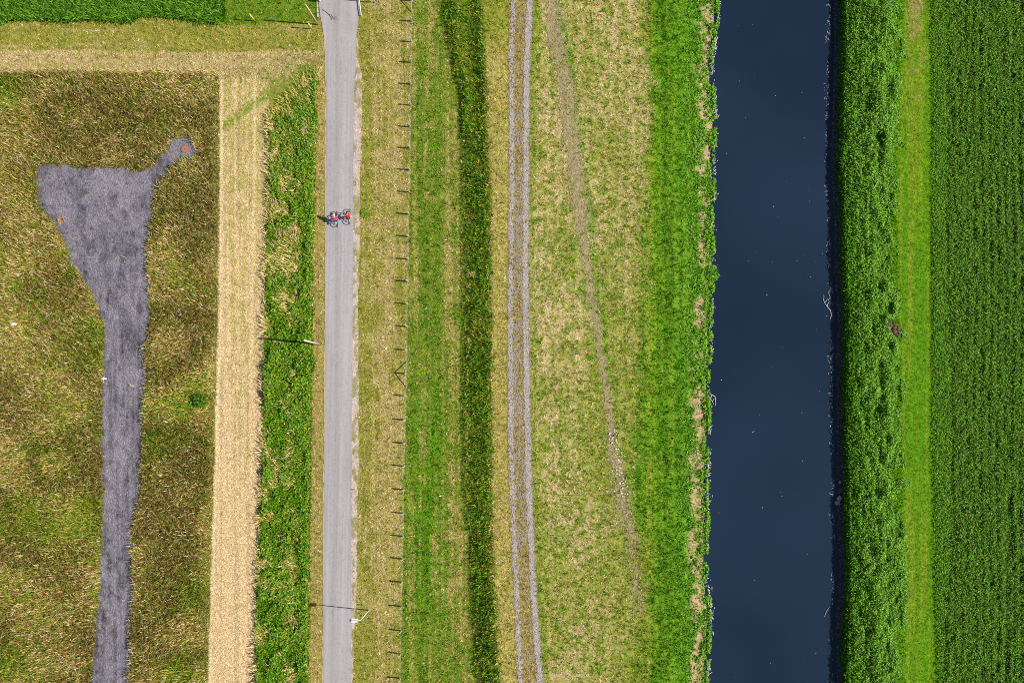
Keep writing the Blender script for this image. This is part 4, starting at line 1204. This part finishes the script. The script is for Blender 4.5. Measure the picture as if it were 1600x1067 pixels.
    skin('shorts', low, [('pelvis', 'hip' + n_) for n_ in 'rl'] + [('hip' + n_, 'th' + n_) for n_ in 'rl'] + [('th' + n_, 'ke' + n_) for n_ in 'rl'], shorts_m, r)
    hm = MB().ball(hd_ + Vector((0, -.015, .055)), .135, 3, (.86, 1.12, .82), 0, cut=-.01).build('helmet', helmet_m, r, smooth=True)
    vt = MB()
    for x in (-.05, 0, .05): vt.box(hd_ + Vector((x, -.03, .155 - abs(x) * .35)), (.018, .15, .02))
    vt.build('vent', M_BLACK, hm)
    MB().ball(hd_ + Vector((0, -.06, -.01)), .098, 2, (.95, .75, .9)).build('hair', M_HAIR, r, smooth=True)
    for s, nm in ((1, 'r'), (-1, 'l')):
        MB().ball(hd_ + Vector((s * .036, .088, .028)), .013, 1).build('eye', M_BLACK, r)
        MB().ball(hd_ + Vector((s * .102, -.005, .0)), .028, 1, (.4, .8, 1)).build('ear', M_SKIN, r)
        f = J['toe' + nm][0]; MB().ball(f + Vector((0, -.09, .0)), .07, 2, (.68, 2.0, .72)).build('shoe', shoe_m, r, smooth=True)
    MB().box(hd_ + Vector((0, .098, -.045)), (.05, .012, .010)).build('mouth', simple('lips', (.45, .16, .14)), r)
    return r


M_RED = simple('red_jersey', (.66, .006, .012), .7, 0, .08, 8)
M_PINK = simple('pink_jersey', (.78, .03, .17), .7, 0, .08, 8)
M_NAVY = simple('dark_shorts', (.015, .017, .03), .8)
M_FRAMEW = simple('white_frame', (.78, .78, .80), .35, 0, .04)
M_FRAMEB = simple('black_frame', (.02, .02, .025), .35, 0, .1)
M_BLUE = simple('light_blue_cloth', (.12, .50, .66), .7, 0, .1)
bA = at(547.3, 340, .052); bB = at(527.6, 344, .052)
bicycle(bA, -.02, 'bicycle under the rider in the red jersey near the right path edge', M_FRAMEW)
p1 = rider(bA, -.02, 'person in a red jersey cycling near the right edge of the path', M_RED, M_NAVY, simple('dark_helmet', (.03, .03, .035), .35), M_WHITE)
bicycle(bB, .05, 'bicycle under the rider in the pink jersey nearer the left path edge', M_FRAMEB)
p2 = rider(bB, .05, 'person in a pink jersey cycling near the left edge of the path', M_PINK, M_NAVY, simple('white_helmet', (.80, .80, .80), .35), M_BLUE)
# small bags: yellow pouch at the red rider's back, blue bag behind the other saddle
MB().box((0, -.20, 1.25), (.09, .06, .04), bev=.012).build('back_pouch', simple('yellow_pouch', (.85, .62, .05), .6), p1, rot=None)
bg = MB().box((0, -.50, .86), (.20, .26, .16), bev=.04).box((0, -.40, .80), (.03, .24, .03)).build('saddle_bag', M_BLUE, None, bB)
bg.rotation_euler = (0, 0, .05)
tag(bg, 'light blue bag behind the saddle of the pink rider', 'bag')
